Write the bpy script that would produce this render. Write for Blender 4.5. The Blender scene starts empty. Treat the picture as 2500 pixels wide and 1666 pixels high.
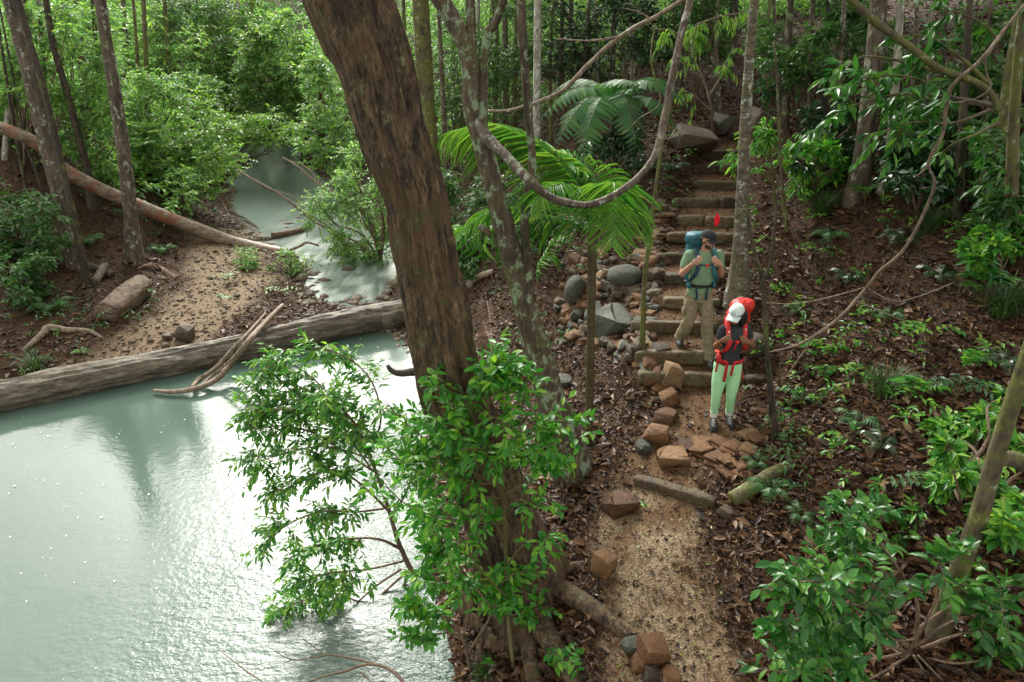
import bpy, math, random
import numpy as np
from mathutils import Vector, Matrix, Euler
random.seed(7); RNG = np.random.default_rng(11)
R = math.radians
scene = bpy.context.scene
COL = scene.collection

# ------------------------------------------------------------------ camera, sky, sun, exposure
CAM_Z = 6.5; PITCH = 25.0; FPX = 1700.0; PW, PH = 2500.0, 1666.0
cam_d = bpy.data.cameras.new('camera'); cam = bpy.data.objects.new('camera', cam_d); COL.objects.link(cam)
cam.location = (0, 0, CAM_Z); cam.rotation_euler = (R(90 - PITCH), 0, 0)
cam_d.sensor_width = 36.0; cam_d.lens = 36.0 * FPX / PW
cam_d.clip_start = 0.05; cam_d.clip_end = 600
scene.camera = cam
SUN_EL, SUN_AZ = 40.0, -17.0          # azimuth from +Y, negative = to the left
world = bpy.data.worlds.new('World'); scene.world = world; world.use_nodes = True
nt = world.node_tree; nt.nodes.clear()
sky = nt.nodes.new('ShaderNodeTexSky'); sky.sky_type = 'NISHITA'; sky.sun_disc = False
sky.sun_elevation = R(SUN_EL); sky.sun_rotation = R(SUN_AZ); sky.dust_density = 4.0; sky.air_density = 1.0
hs = nt.nodes.new('ShaderNodeHueSaturation'); hs.inputs['Saturation'].default_value = 0.0
bg = nt.nodes.new('ShaderNodeBackground'); bg.inputs['Strength'].default_value = 0.15
wo = nt.nodes.new('ShaderNodeOutputWorld')
tint = nt.nodes.new('ShaderNodeMix'); tint.data_type = 'RGBA'; tint.blend_type = 'MULTIPLY'; tint.inputs[0].default_value = 1.0; tint.inputs[7].default_value = (1.0, .985, .90, 1)   # white overcast
nt.links.new(sky.outputs[0], hs.inputs['Color']); nt.links.new(hs.outputs[0], tint.inputs[6]); nt.links.new(tint.outputs[2], bg.inputs[0]); nt.links.new(bg.outputs[0], wo.inputs[0])
sun_d = bpy.data.lights.new('sun', 'SUN'); sun_d.energy = 0.8; sun_d.angle = R(19); sun_d.color = (1.0, 0.96, 0.88)
sun = bpy.data.objects.new('sun', sun_d); COL.objects.link(sun)
sv = Vector((math.sin(R(SUN_AZ)) * math.cos(R(SUN_EL)), math.cos(R(SUN_AZ)) * math.cos(R(SUN_EL)), math.sin(R(SUN_EL))))
sun.rotation_euler = sv.to_track_quat('Z', 'Y').to_euler(); sun.location = sv * 60
scene.view_settings.view_transform = 'Standard'; scene.view_settings.look = 'None'
scene.view_settings.exposure = 1.75; scene.view_settings.gamma = 1.0
scene.render.engine = 'CYCLES'
scene.cycles.max_bounces = 5; scene.cycles.diffuse_bounces = 2; scene.cycles.glossy_bounces = 2
scene.cycles.transmission_bounces = 3; scene.cycles.transparent_max_bounces = 4
scene.cycles.use_denoising = True; scene.cycles.use_adaptive_sampling = True; scene.cycles.adaptive_threshold = 0.02
scene.cycles.sample_clamp_indirect = 4.0

# ------------------------------------------------------------------ camera geometry of the place
SI, CO = math.sin(R(PITCH)), math.cos(R(PITCH))
def ray(u, v):
    x = (u - PW / 2) / FPX; y = -(v - PH / 2) / FPX
    return np.array([x, CO + SI * y, -SI + CO * y])
CAMP = np.array([0, 0, CAM_Z])
def PZ(u, v, z):
    d = ray(u, v); t = (z - CAM_Z) / d[2]; return CAMP + d * t
def PY(u, v, Y, lean=0.0, zb=0.0):
    d = ray(u, v); t = (Y + lean * (CAM_Z - zb)) / (d[1] - lean * d[2]); return CAMP + d * t
def PD(u, v, t): return CAMP + ray(u, v) * t
def depth(p): return p[1] * CO - (p[2] - CAM_Z) * SI
def pix(p):
    q = np.asarray(p, float) - CAMP; f = q[1] * CO - q[2] * SI; up = q[1] * SI + q[2] * CO
    return np.array([PW / 2 + FPX * q[0] / f, PH / 2 - FPX * up / f])

# ------------------------------------------------------------------ noise
_perm = np.random.default_rng(5).random((64, 64, 64)).astype(np.float32)
def vnoise(x, y, z):
    x = np.asarray(x, float); y = np.asarray(y, float) + 0 * x; z = np.asarray(z, float) + 0 * x
    xi, yi, zi = np.floor(x).astype(int), np.floor(y).astype(int), np.floor(z).astype(int)
    fx, fy, fz = x - xi, y - yi, z - zi
    fx, fy, fz = [f * f * (3 - 2 * f) for f in (fx, fy, fz)]
    g = lambda a, b, c: _perm[(xi + a) & 63, (yi + b) & 63, (zi + c) & 63]
    l = lambda a, b, t: a + (b - a) * t
    return l(l(l(g(0,0,0), g(1,0,0), fx), l(g(0,1,0), g(1,1,0), fx), fy), l(l(g(0,0,1), g(1,0,1), fx), l(g(0,1,1), g(1,1,1), fx), fy), fz) * 2 - 1
def fbm(x, y, z=0.0, o=4):
    s = 0; a = 1.0; f = 1.0
    for i in range(o):
        s = s + a * vnoise(x * f + 13.7 * i, y * f + 5.1 * i, np.asarray(z) * f + 9.3 * i); a *= 0.5; f *= 2.03
    return s * 0.55

# ------------------------------------------------------------------ mesh and object helpers
def raw_mesh(name, V, F, smooth=False, attrs=None):
    """V (n,3); F list of (m,k) int arrays"""
    me = bpy.data.meshes.new(name); V = np.asarray(V, np.float32)
    F = [np.asarray(f, np.int32) for f in (F if isinstance(F, list) else [F]) if len(f)]
    me.vertices.add(len(V)); me.vertices.foreach_set('co', V.ravel())
    loops = np.concatenate([f.ravel() for f in F]); tot = np.concatenate([np.full(len(f), f.shape[1], np.int32) for f in F])
    st = np.concatenate([[0], np.cumsum(tot)[:-1]]).astype(np.int32)
    me.loops.add(len(loops)); me.loops.foreach_set('vertex_index', loops)
    me.polygons.add(len(tot)); me.polygons.foreach_set('loop_start', st)
    if smooth: me.polygons.foreach_set('use_smooth', np.ones(len(tot), bool))
    if attrs:
        for k, a in attrs.items():
            at = me.attributes.new(k, 'FLOAT', 'POINT'); at.data.foreach_set('value', np.asarray(a, np.float32))
    me.update(calc_edges=True)
    return me
class MB:
    """collects pieces of one part"""
    def __init__(s): s.V = []; s.F = []; s.n = 0; s.A = []
    def add(s, V, F, a=0.0):
        V = np.asarray(V, float)
        for f in (F if isinstance(F, list) else [F]):
            if len(f): s.F.append(np.asarray(f, int) + s.n)
        s.V.append(V); s.n += len(V); s.A.append(np.broadcast_to(np.asarray(a, float), (len(V),)))
        return s
    def mesh(s, name, smooth=False):
        return raw_mesh(name, np.concatenate(s.V), s.F, smooth, {'rnd': np.concatenate(s.A)})
    def build(s, name, mat, parent=None, smooth=False):
        return obj(name, s.mesh(name, smooth), mat, parent)
def obj(name, me, mat=None, parent=None, origin=None):
    if me is not None and mat is not None and not me.materials: me.materials.append(mat)
    o = bpy.data.objects.new(name, me); COL.objects.link(o)
    if parent is not None:
        o.parent = parent
        if me is not None and origin is None: o.location = -np.array(root_loc(parent))
    return o
_LOC = {}
def root_loc(p): return _LOC.get(p.name, (0, 0, 0))
def tag(o, label=None, cat=None, group=None, kind=None):
    if label: o['label'] = label
    if cat: o['category'] = cat
    if group: o['group'] = group
    if kind: o['kind'] = kind
    return o
def thing(name, label, cat, loc, group=None):
    o = bpy.data.objects.new(name, None); COL.objects.link(o); o.empty_display_size = 0.2
    o.location = Vector(tuple(float(c) for c in loc)); _LOC[o.name] = tuple(float(c) for c in loc)
    return tag(o, label, cat, group)
def sub(o):
    """children of a part placed at -root keep world coordinates: part is at -root relative to root -> its own world origin is 0"""
    _LOC[o.name] = (0, 0, 0); return o

def unit(v): v = np.asarray(v, float); return v / (np.linalg.norm(v, axis=-1, keepdims=True) + 1e-9)
def spline(pts, n):
    """Catmull-Rom through pts (m,k) -> (n,k)"""
    p = np.asarray(pts, float)
    if len(p) == 2: t = np.linspace(0, 1, n)[:, None]; return p[0] * (1 - t) + p[1] * t
    p = np.vstack([2 * p[0] - p[1], p, 2 * p[-1] - p[-2]]); m = len(p) - 3
    t = np.linspace(0, m - 1e-6, n); i = t.astype(int); f = (t - i)[:, None]
    a, b, c, d = p[i], p[i + 1], p[i + 2], p[i + 3]
    return 0.5 * (2 * b + (c - a) * f + (2 * a - 5 * b + 4 * c - d) * f ** 2 + (3 * b - a - 3 * c + d) * f ** 3)
def tube(pts, rad, n=8, rough=0.0, fr=3.0, cap=True, flat=1.0, ref=None, seed=0.0, ridge=0.0, bark=0.0):
    P = np.asarray(pts, float); m = len(P); rad = np.broadcast_to(np.asarray(rad, float), (m,))
    T = unit(np.gradient(P, axis=0)); r0 = np.array(ref if ref is not None else ([0, 1, 0.01] if abs(T[0][1]) < 0.9 else [1, 0, 0.01]), float)
    A = np.zeros((m, 3)); prev = r0
    for i in range(m):
        a = prev - T[i] * np.dot(prev, T[i]); A[i] = a / (np.linalg.norm(a) + 1e-9); prev = A[i]
    B = np.cross(T, A); th = np.linspace(0, 2 * math.pi, n, endpoint=False)
    c, s = np.cos(th), np.sin(th)
    rr = rad[:, None] * np.ones((1, n))
    if rough or ridge or bark:
        L = np.concatenate([[0], np.cumsum(np.linalg.norm(np.diff(P, axis=0), axis=1))])
        if rough: rr = rr * (1 + rough * fbm(c[None, :] * fr * .5 + seed, s[None, :] * fr * .5 + seed, L[:, None] * fr * .5))
        if ridge: rr = rr * (1 + ridge * fbm(c[None, :] * 3.2 + seed, s[None, :] * 3.2 + 4, L[:, None] * .9 + seed, 3))
    if bark:
        g = np.abs(fbm(c[None, :] * 7 + seed, s[None, :] * 7, L[:, None] * 1.6, 4)); g2 = fbm(c[None, :] * 13 + seed, s[None, :] * 13, L[:, None] * 5, 3)
        rr = rr * (1 + bark * (np.clip(g * 3.2, 0, 1) - .6) + bark * .5 * g2)
    V = P[:, None, :] + rr[:, :, None] * (A[:, None, :] * c[None, :, None] + B[:, None, :] * s[None, :, None] * flat)
    V = V.reshape(-1, 3)
    i = np.arange(m - 1)[:, None] * n; j = np.arange(n)[None, :]; k = (j + 1) % n
    Q = np.stack([i + j, i + k, i + n + k, i + n + j], -1).reshape(-1, 4)
    F = [Q]
    if cap:
        V = np.vstack([V, P[0], P[-1]]); jj = np.arange(n); kk = (jj + 1) % n
        F.append(np.stack([kk, jj, np.full(n, m * n)], -1)); F.append(np.stack([(m - 1) * n + jj, (m - 1) * n + kk, np.full(n, m * n + 1)], -1))
    return V, F
def box(c, s, rot=None, j=0.0):
    V = np.array([[x, y, z] for x in (-.5, .5) for y in (-.5, .5) for z in (-.5, .5)]) * np.asarray(s, float)
    if j: V = V + RNG.normal(0, j, V.shape)
    if rot is not None: V = V @ np.array(Euler(rot).to_matrix()).T
    return V + np.asarray(c, float), np.array([[0,1,3,2],[4,6,7,5],[0,4,5,1],[2,3,7,6],[0,2,6,4],[1,5,7,3]])
_ico = {}
def ico(sd):
    if sd in _ico: return _ico[sd]
    import bmesh
    bm = bmesh.new(); bmesh.ops.create_icosphere(bm, subdivisions=sd, radius=1.0)
    V = np.array([v.co[:] for v in bm.verts]); F = np.array([[v.index for v in f.verts] for f in bm.faces]); bm.free()
    _ico[sd] = (V, F); return V, F
def ellipsoid(c, r, sd=2, rot=None):
    V, F = ico(sd); V = V * np.asarray(r, float)
    if rot is not None: V = V @ np.array(Euler(rot).to_matrix()).T
    return V + np.asarray(c, float), F
def rock_mesh(name, seed, planes=11, sd=2, round_=0.0, rough=0.05):
    rg = np.random.default_rng(seed)
    if round_:
        V, F = ico(sd); r = 1 + .10 * fbm(V[:, 0] * 1.1 + seed, V[:, 1] * 1.1, V[:, 2] * 1.1, 2) + rough * fbm(V[:, 0] * 4 + seed, V[:, 1] * 4, V[:, 2] * 4, 3)
        return raw_mesh(name, V * r[:, None], F, True, {'rnd': np.full(len(V), rg.random())})
    import bmesh
    bm = bmesh.new()
    q = np.array([[x, y, z] for x in (-1, 1) for y in (-1, 1) for z in (-1, 1)], float) * rg.uniform(.55, 1.0, (8, 3))      # a split block: jittered corners, some knocked off
    k = rg.random(8) < .35; q = np.vstack([q[~k], q[k] * [.45, 1, 1], q[k] * [1, .5, 1], q[k] * [1, 1, .4], rg.uniform(-1, 1, (2, 3)) * [.9, .9, .2] + [0, 0, rg.choice([-.8, .8])]])
    for p in q: bm.verts.new(p)
    g = bmesh.ops.convex_hull(bm, input=bm.verts[:]); bmesh.ops.delete(bm, geom=list({e for e in g['geom_interior'] + g['geom_unused'] if isinstance(e, bmesh.types.BMVert)}), context='VERTS')
    bmesh.ops.bevel(bm, geom=bm.edges[:] + bm.verts[:], offset=.035, segments=1, profile=.6, affect='EDGES', clamp_overlap=True)
    bmesh.ops.triangulate(bm, faces=bm.faces[:]); bm.verts.ensure_lookup_table(); bm.verts.index_update()
    V = np.array([v.co[:] for v in bm.verts]); F = np.array([[v.index for v in f.verts] for f in bm.faces]); bm.free()
    V = V + rough * .3 * rg.normal(size=V.shape)
    return raw_mesh(name, V, F, False, {'rnd': np.full(len(V), rg.random())})

# ------------------------------------------------------------------ leaves
TA = (np.array([[0,0,0],[.42,.5,.10],[1,0,-.08],[.42,-.5,.10]]), [np.array([[0,1,2],[0,2,3]])])
TB = (np.array([[0,0,0],[.2,-.34,.05],[.2,.34,.05],[.22,0,0],[.5,-.5,.06],[.5,.5,.06],[.5,0,-.02],[.78,-.29,.0],[.78,.29,.0],[.78,0,-.06],[1,0,-.15]]),
      [np.array([[0,3,1],[0,2,3],[7,9,10],[9,8,10]]), np.array([[1,3,6,4],[3,2,5,6],[4,6,9,7],[6,5,8,9]])])
# curled dry leaf of the litter
TC = (np.array([[0,0,.05],[.35,.5,.22],[1,0,.12],[.4,-.5,.16],[.45,0,-.05]]), [np.array([[0,1,4],[1,2,4],[2,3,4],[3,0,4]])])
def leaf_arrays(pos, d, nrm, L, W, T):
    pos = np.asarray(pos, float); d = unit(d); s = unit(np.cross(d, nrm)); n = np.cross(s, d)
    L = np.broadcast_to(L, (len(pos),)); W = np.broadcast_to(W, (len(pos),)); t = T[0]
    V = pos[:, None] + d[:, None] * (t[None, :, 0, None] * L[:, None, None]) + s[:, None] * (t[None, :, 1, None] * W[:, None, None]) + n[:, None] * (t[None, :, 2, None] * L[:, None, None])
    k = len(t); off = (np.arange(len(pos)) * k)[:, None, None]
    return V.reshape(-1, 3), [(f[None] + off).reshape(-1, f.shape[1]) for f in T[1]], k
def leaves_obj(name, pos, d, nrm, L, W, mat, parent=None, T=TA, rnd=None):
    V, F, k = leaf_arrays(pos, d, nrm, L, W, T)
    rnd = RNG.random(len(pos)) if rnd is None else rnd
    return obj(name, raw_mesh(name, V, F, False, {'rnd': np.repeat(rnd, k)}), mat, parent)
_leafmesh = {}
def leaf_objects(pos, d, nrm, L, W, mat, parent, name='leaf', T=TB):
    """every leaf an object of its own, sharing one unit mesh for each material"""
    key = (mat.name, id(T))
    if key not in _leafmesh:
        me = raw_mesh('leaf', T[0], T[1], True, {'rnd': np.zeros(len(T[0]))}); me.materials.append(mat); _leafmesh[key] = me
    me = _leafmesh[key]; d = unit(d); s = unit(np.cross(d, nrm)); n = np.cross(s, d)
    L = np.broadcast_to(L, (len(pos),)); W = np.broadcast_to(W, (len(pos),)); o0 = np.array(root_loc(parent))
    for i in range(len(pos)):
        o = bpy.data.objects.new(name, me); o.parent = parent
        p = pos[i] - o0
        o.matrix_local = Matrix(((d[i][0]*L[i], s[i][0]*W[i], n[i][0]*L[i], p[0]), (d[i][1]*L[i], s[i][1]*W[i], n[i][1]*L[i], p[1]), (d[i][2]*L[i], s[i][2]*W[i], n[i][2]*L[i], p[2]), (0,0,0,1)))
        COL.objects.link(o)

# ------------------------------------------------------------------ materials
def nodes(name):
    m = bpy.data.materials.new(name); m.use_nodes = True; t = m.node_tree; t.nodes.clear()
    out = t.nodes.new('ShaderNodeOutputMaterial'); b = t.nodes.new('ShaderNodeBsdfPrincipled'); t.links.new(b.outputs[0], out.inputs[0])
    return m, t, b, out
def N(t, kind, **kw):
    n = t.nodes.new(kind)
    for k, v in kw.items():
        if k in n.inputs: n.inputs[k].default_value = v
        else: setattr(n, k, v)
    return n
def ramp(t, src, stops, interp='LINEAR'):
    r = t.nodes.new('ShaderNodeValToRGB'); r.color_ramp.interpolation = interp; e = r.color_ramp.elements
    while len(e) < len(stops): e.new(0.5)
    for i, (p, c) in enumerate(stops): e[i].position = p; e[i].color = (*c, 1) if len(c) == 3 else c
    if src is not None: t.links.new(src, r.inputs[0])
    return r
def mixc(t, a, b, f, mode='MIX'):
    m = t.nodes.new('ShaderNodeMix'); m.data_type = 'RGBA'; m.blend_type = mode
    for s, i in ((f, 0), (a, 6), (b, 7)):
        if isinstance(s, (int, float)): m.inputs[i].default_value = s
        elif isinstance(s, tuple): m.inputs[i].default_value = (*s, 1)
        else: t.links.new(s, m.inputs[i])
    return m.outputs[2]
def math_(t, op, a, b=0.0, c=None):
    m = t.nodes.new('ShaderNodeMath'); m.operation = op
    for i, s in enumerate((a, b) if c is None else (a, b, c)):
        if isinstance(s, (int, float)): m.inputs[i].default_value = s
        else: t.links.new(s, m.inputs[i])
    return m.outputs[0]
def coords(t, scale=(1, 1, 1)):
    tc = t.nodes.new('ShaderNodeTexCoord'); mp = t.nodes.new('ShaderNodeMapping'); mp.inputs['Scale'].default_value = scale
    t.links.new(tc.outputs['Object'], mp.inputs[0]); return mp.outputs[0]
def noise(t, vec, scale, detail=4, rough=.6):
    n = t.nodes.new('ShaderNodeTexNoise'); n.inputs['Scale'].default_value = scale; n.inputs['Detail'].default_value = detail; n.inputs['Roughness'].default_value = rough
    if vec is not None: t.links.new(vec, n.inputs['Vector'])
    return n.outputs[0]
def bump(t, b, h, strength=.5, dist=.02):
    n = t.nodes.new('ShaderNodeBump'); n.inputs['Strength'].default_value = strength; n.inputs['Distance'].default_value = dist
    t.links.new(h, n.inputs['Height']); t.links.new(n.outputs[0], b.inputs['Normal'])
def rnd_value(t):
    at = N(t, 'ShaderNodeAttribute', attribute_name='rnd'); oi = t.nodes.new('ShaderNodeObjectInfo')
    return math_(t, 'FRACT', math_(t, 'ADD', at.outputs['Fac'], oi.outputs['Random']))
def leaf_mat(name, cols, rough=.32, transl=.35, spec=.5, veins=True):
    m, t, b, out = nodes(name); r = rnd_value(t)
    k = len(cols); cr = ramp(t, r, [(i / max(1, k - 1), c) for i, c in enumerate(cols)])
    nz = noise(t, coords(t), 1.3, 2); c = mixc(t, cr.outputs[0], mixc(t, cr.outputs[0], (.55, .6, .5), 1.0, 'MULTIPLY'), math_(t, 'MULTIPLY', nz, .8))
    t.links.new(c, b.inputs['Base Color']); b.inputs['Roughness'].default_value = rough; b.inputs['Specular IOR Level'].default_value = spec
    tr = t.nodes.new('ShaderNodeBsdfTranslucent'); t.links.new(mixc(t, c, (1.15, 1.1, .35), .6, 'MULTIPLY'), tr.inputs[0])
    mx = t.nodes.new('ShaderNodeMixShader'); mx.inputs[0].default_value = transl
    t.links.new(b.outputs[0], mx.inputs[1]); t.links.new(tr.outputs[0], mx.inputs[2]); t.links.new(mx.outputs[0], out.inputs[0])
    return m
def bark_mat(name, c1, c2, lichen=(.42, .5, .38), lic=.3, moss=0.0, mosscol=(.09, .11, .02), stretch=.22, scale=9, bstr=.8, rough=.75, red=None, crisp=0.0):
    m, t, b, out = nodes(name); v = coords(t, stretch if isinstance(stretch, tuple) else (1, 1, stretch)); vu = coords(t)
    n1 = noise(t, v, scale, 6, .65); n2 = noise(t, v, scale * 2.7, 5, .7); n3 = noise(t, vu, 2.2, 4, .6); n4 = noise(t, vu, 7.0, 4, .7)
    base = ramp(t, n1, [(.32 + .1 * crisp, c1), (.66 - .1 * crisp, c2)]).outputs[0]
    base = mixc(t, base, mixc(t, base, (.35, .33, .32), 1.0, 'MULTIPLY'), ramp(t, n2, [(.35, (1, 1, 1)), (.52, (0, 0, 0))]).outputs[0])
    if crisp:
        n5 = noise(t, coords(t, (1, 1, .35)), 34, 5, .75); base = mixc(t, base, mixc(t, base, (.28, .26, .24), 1.0, 'MULTIPLY'), ramp(t, n5, [(.40, (1, 1, 1)), (.50, (0, 0, 0))]).outputs[0]); base = mixc(t, base, tuple(min(1, c * 1.9) for c in c2), ramp(t, n5, [(.60, (0, 0, 0)), (.68, (.8, .8, .8))]).outputs[0])
    if red: base = mixc(t, base, red, ramp(t, n3, [(.50, (0, 0, 0)), (.62, (.75, .75, .75))]).outputs[0])
    if moss: base = mixc(t, base, mosscol, ramp(t, math_(t, 'MULTIPLY_ADD', n4, .5, math_(t, 'MULTIPLY', n3, .5)), [(.62 - .3 * moss, (0, 0, 0)), (.72 - .3 * moss, (.9, .9, .9))]).outputs[0])
    if lic: base = mixc(t, base, lichen, ramp(t, math_(t, 'MULTIPLY_ADD', n4, .65, math_(t, 'MULTIPLY', n2, .35)), [(.66 - .28 * lic, (0, 0, 0)), (.71 - .28 * lic, (.85, .85, .85))]).outputs[0])
    t.links.new(base, b.inputs['Base Color']); b.inputs['Roughness'].default_value = rough
    bump(t, b, math_(t, 'ADD', n1, math_(t, 'MULTIPLY', n2, .6)), bstr, .04)
    return m
def plain_mat(name, col, rough=.7, var=.3, scale=14, bstr=.25, bdist=.01, spec=.4, cloth=False):
    m, t, b, out = nodes(name); v = coords(t); n = noise(t, v, scale, 5, .65)
    c = mixc(t, tuple(x * (1 - var) for x in col), tuple(min(1, x * (1 + var)) for x in col), n)
    t.links.new(c, b.inputs['Base Color']); b.inputs['Roughness'].default_value = rough; b.inputs['Specular IOR Level'].default_value = spec
    if bstr: bump(t, b, noise(t, v, scale * (8 if cloth else 2), 3), bstr, bdist)
    return m
def rock_mat(name, stops, scale=3.0, mosscol=None, mossamt=.4, rough=.6):
    m, t, b, out = nodes(name); v = coords(t); r = rnd_value(t)
    off = N(t, 'ShaderNodeVectorMath', operation='ADD'); t.links.new(v, off.inputs[0]); cb = t.nodes.new('ShaderNodeCombineXYZ')
    for i in range(3): t.links.new(math_(t, 'MULTIPLY', r, 37.0 + 11 * i), cb.inputs[i])
    t.links.new(cb.outputs[0], off.inputs[1]); vv = off.outputs[0]
    n1 = noise(t, vv, scale, 6, .65); n2 = noise(t, vv, scale * 5, 5, .7)
    f = math_(t, 'MULTIPLY_ADD', n1, .7, math_(t, 'MULTIPLY_ADD', r, .5, -.12))
    c = ramp(t, f, stops).outputs[0]
    c = mixc(t, c, mixc(t, c, (.4, .38, .35), 1.0, 'MULTIPLY'), ramp(t, n2, [(.36, (1, 1, 1)), (.55, (0, 0, 0))]).outputs[0])
    if mosscol: c = mixc(t, c, mosscol, ramp(t, noise(t, vv, scale * 1.6, 5, .7), [(.62 - .2 * mossamt, (0, 0, 0)), (.72 - .2 * mossamt, (.85, .85, .85))]).outputs[0])
    t.links.new(c, b.inputs['Base Color']); b.inputs['Roughness'].default_value = rough
    bump(t, b, math_(t, 'ADD', n1, math_(t, 'MULTIPLY', n2, .5)), .7, .12)
    return m
# ------------------------------------------------------------------ terrain: thin-plate surface through surveyed points
CT = [  # (photo u, photo v, height above the water) of points of the ground
 (1650,1660,1.12),(1500,1660,1.1),(1800,1660,1.25),(1700,1500,1.25),(1600,1330,1.38),(1480,1300,1.3),(1830,1350,1.5),
 (1600,1150,1.55),(1740,1040,1.75),(1860,1050,1.85),(1540,1060,1.6),(1480,1150,1.35),
 (1400,1450,1.1),(1380,1300,1.12),(1300,1620,.75),(1220,1560,.45),(1200,1400,.6),(1130,1580,.1),(1120,1350,.25),(1110,1150,.3),
 (1400,1150,1.15),(1340,1000,1.0),(1437,1090,1.2),(1420,930,1.35),(1500,960,1.5),(1300,850,.95),(1200,900,.7),(1150,760,.7),(1250,680,1.1),
 (1400,640,2.15),(1330,640,1.7),(1480,640,2.4),(1390,840,1.4),(1560,600,2.75),(1560,780,2.1),(1520,800,1.85),
 (1500,450,3.2),(1350,450,2.4),(1200,450,1.5),(1650,300,4.2),(1450,300,3.5),(1250,300,2.8),(1100,400,1.2),
 (1500,120,5.2),(1300,120,5.0),(1100,120,5.0),(1000,200,3.0),(1750,200,4.8),(1900,130,5.5),
 (2000,1100,2.05),(2300,1300,2.1),(2500,1650,1.85),(2000,1600,1.5),(1900,1400,1.5),(2450,1000,2.75),(2200,850,2.65),(2000,800,2.5),(1900,820,2.15),
 (2450,650,3.6),(2100,500,3.75),(2300,400,4.4),(1950,300,4.2),(2150,250,4.6),(2420,60,6.38),(2250,120,5.8),(1900,500,3.4),(1850,650,2.75),
 # waterline, right bank
 (985,830,0),(1010,1000,0),(1040,1200,0),(1050,1380,0),(1090,1520,0),(1130,1660,0),(955,690,0),(915,600,0),(860,500,0),(760,410,0),(705,345,0),
 (1080,600,.5),(1000,480,.8),(850,330,1.3),(760,250,2.0),
 # waterline, left bank: behind the great log, then the gravel bar and the upstream shore
 (0,960,.05),(200,925,.05),(400,885,.05),(600,840,.05),(760,790,.03),(830,740,.02),(790,690,.02),(740,640,.02),(640,580,.02),(545,500,.02),(530,440,.02),(560,370,.02),(640,400,-.35),(650,450,-.35),(690,500,-.4),(760,560,-.4),(830,620,-.4),(860,680,-.35),(870,730,-.3),(780,520,-.3),(630,355,-.2),
 (100,880,.38),(300,830,.34),(500,760,.26),(650,690,.16),(550,620,.3),(420,600,.5),(100,760,.75),(300,700,.6),(0,680,1.1),(180,640,1.0),(330,620,.8),
 (200,510,1.8),(0,500,2.1),(450,500,.7),(330,420,1.9),(100,380,2.9),(0,260,4.0),(250,260,3.6),(430,240,2.9),(550,230,2.2),(620,260,1.2),(300,120,5.0),(500,120,4.6),(80,120,5.2),
]
CW = [(-3.5,8,-.9),(-6,8,-1),(-2.6,11,-.9),(-5,4,-1),(-2,4,-.9),(-3,0,-1),(-8,3,-1),(-13,5,-.9),(-13,8,-.6),(0.2,0,0),(2.2,1,.9),(5,1,1.6),(9,3,2.4),(-16,12,.1),(-18,18,2.4),(-25,10,1.5),
      (-30,35,7),(-10,75,8),(15,75,10),(40,60,16),(40,25,13),(22,12,7.5),(20,3,5.5),(60,30,22),(-60,40,12),(-50,80,14),(60,100,22),(0,110,14),(-60,10,5),(-40,-5,3),(50,0,14),(14,24,7.4),(-3.0,20,-.5),(-6,24,-.5),(-11,31,-.5),(-4.2,17.5,-.4)]
CPTS = np.array([PZ(u, v, z) for u, v, z in CT] + [np.array(c, float) for c in CW])
def _tps_fit(P, lam):
    n = len(P); d = np.linalg.norm(P[:, None, :2] - P[None, :, :2], axis=-1)
    K = np.where(d > 0, d * d * np.log(d + 1e-12), 0) + lam * np.eye(n)
    Q = np.hstack([np.ones((n, 1)), P[:, :2]]); A = np.block([[K, Q], [Q.T, np.zeros((3, 3))]])
    return np.linalg.solve(A, np.concatenate([P[:, 2], np.zeros(3)]))
_W = _tps_fit(CPTS, 0.6)
def tps(x, y):
    x = np.asarray(x, float); y = np.asarray(y, float); sh = x.shape; x = x.ravel(); y = y.ravel(); o = np.zeros(len(x)); n = len(CPTS)
    for s in range(0, len(x), 20000):
        X, Y = x[s:s + 20000], y[s:s + 20000]; d2 = (X[:, None] - CPTS[None, :, 0]) ** 2 + (Y[:, None] - CPTS[None, :, 1]) ** 2
        o[s:s + 20000] = (0.5 * d2 * np.log(d2 + 1e-12)) @ _W[:n] + _W[n] + _W[n + 1] * X + _W[n + 2] * Y
    return o.reshape(sh)
# the stair: riser centres in the photo, from the hikers upward
RISE = 0.17
STEP_PX = [(1700,935,1560,1850),(1640,882,1540,1750),(1668,806,1560,1762),(1665,748,1610,1765),(1690,690,1600,1770),(1700,638,1610,1780),(1715,592,1630,1790),(1728,546,1645,1800),(1738,502,1650,1805),(1752,458,1690,1806),(1765,421,1700,1806),(1785,386,1720,1815),(1850,342,1790,1905)]
STEPS = []
for k, (u, v, ul, ur) in enumerate(STEP_PX):
    zb = 1.75 + RISE * k; a = PZ(ul, v, zb); b = PZ(ur, v + (6 if k < 3 else 3), zb); c = PZ(u, v, zb); STEPS.append((c, a, b, zb))
_sy = np.array([s[0][1] for s in STEPS]); _sxc = np.array([(s[1][0] + s[2][0]) / 2 for s in STEPS]); _shw = np.array([(s[2][0] - s[1][0]) / 2 for s in STEPS])
def smooth(x, a, b): t = np.clip((np.asarray(x) - a) / (b - a), 0, 1); return t * t * (3 - 2 * t)
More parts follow.
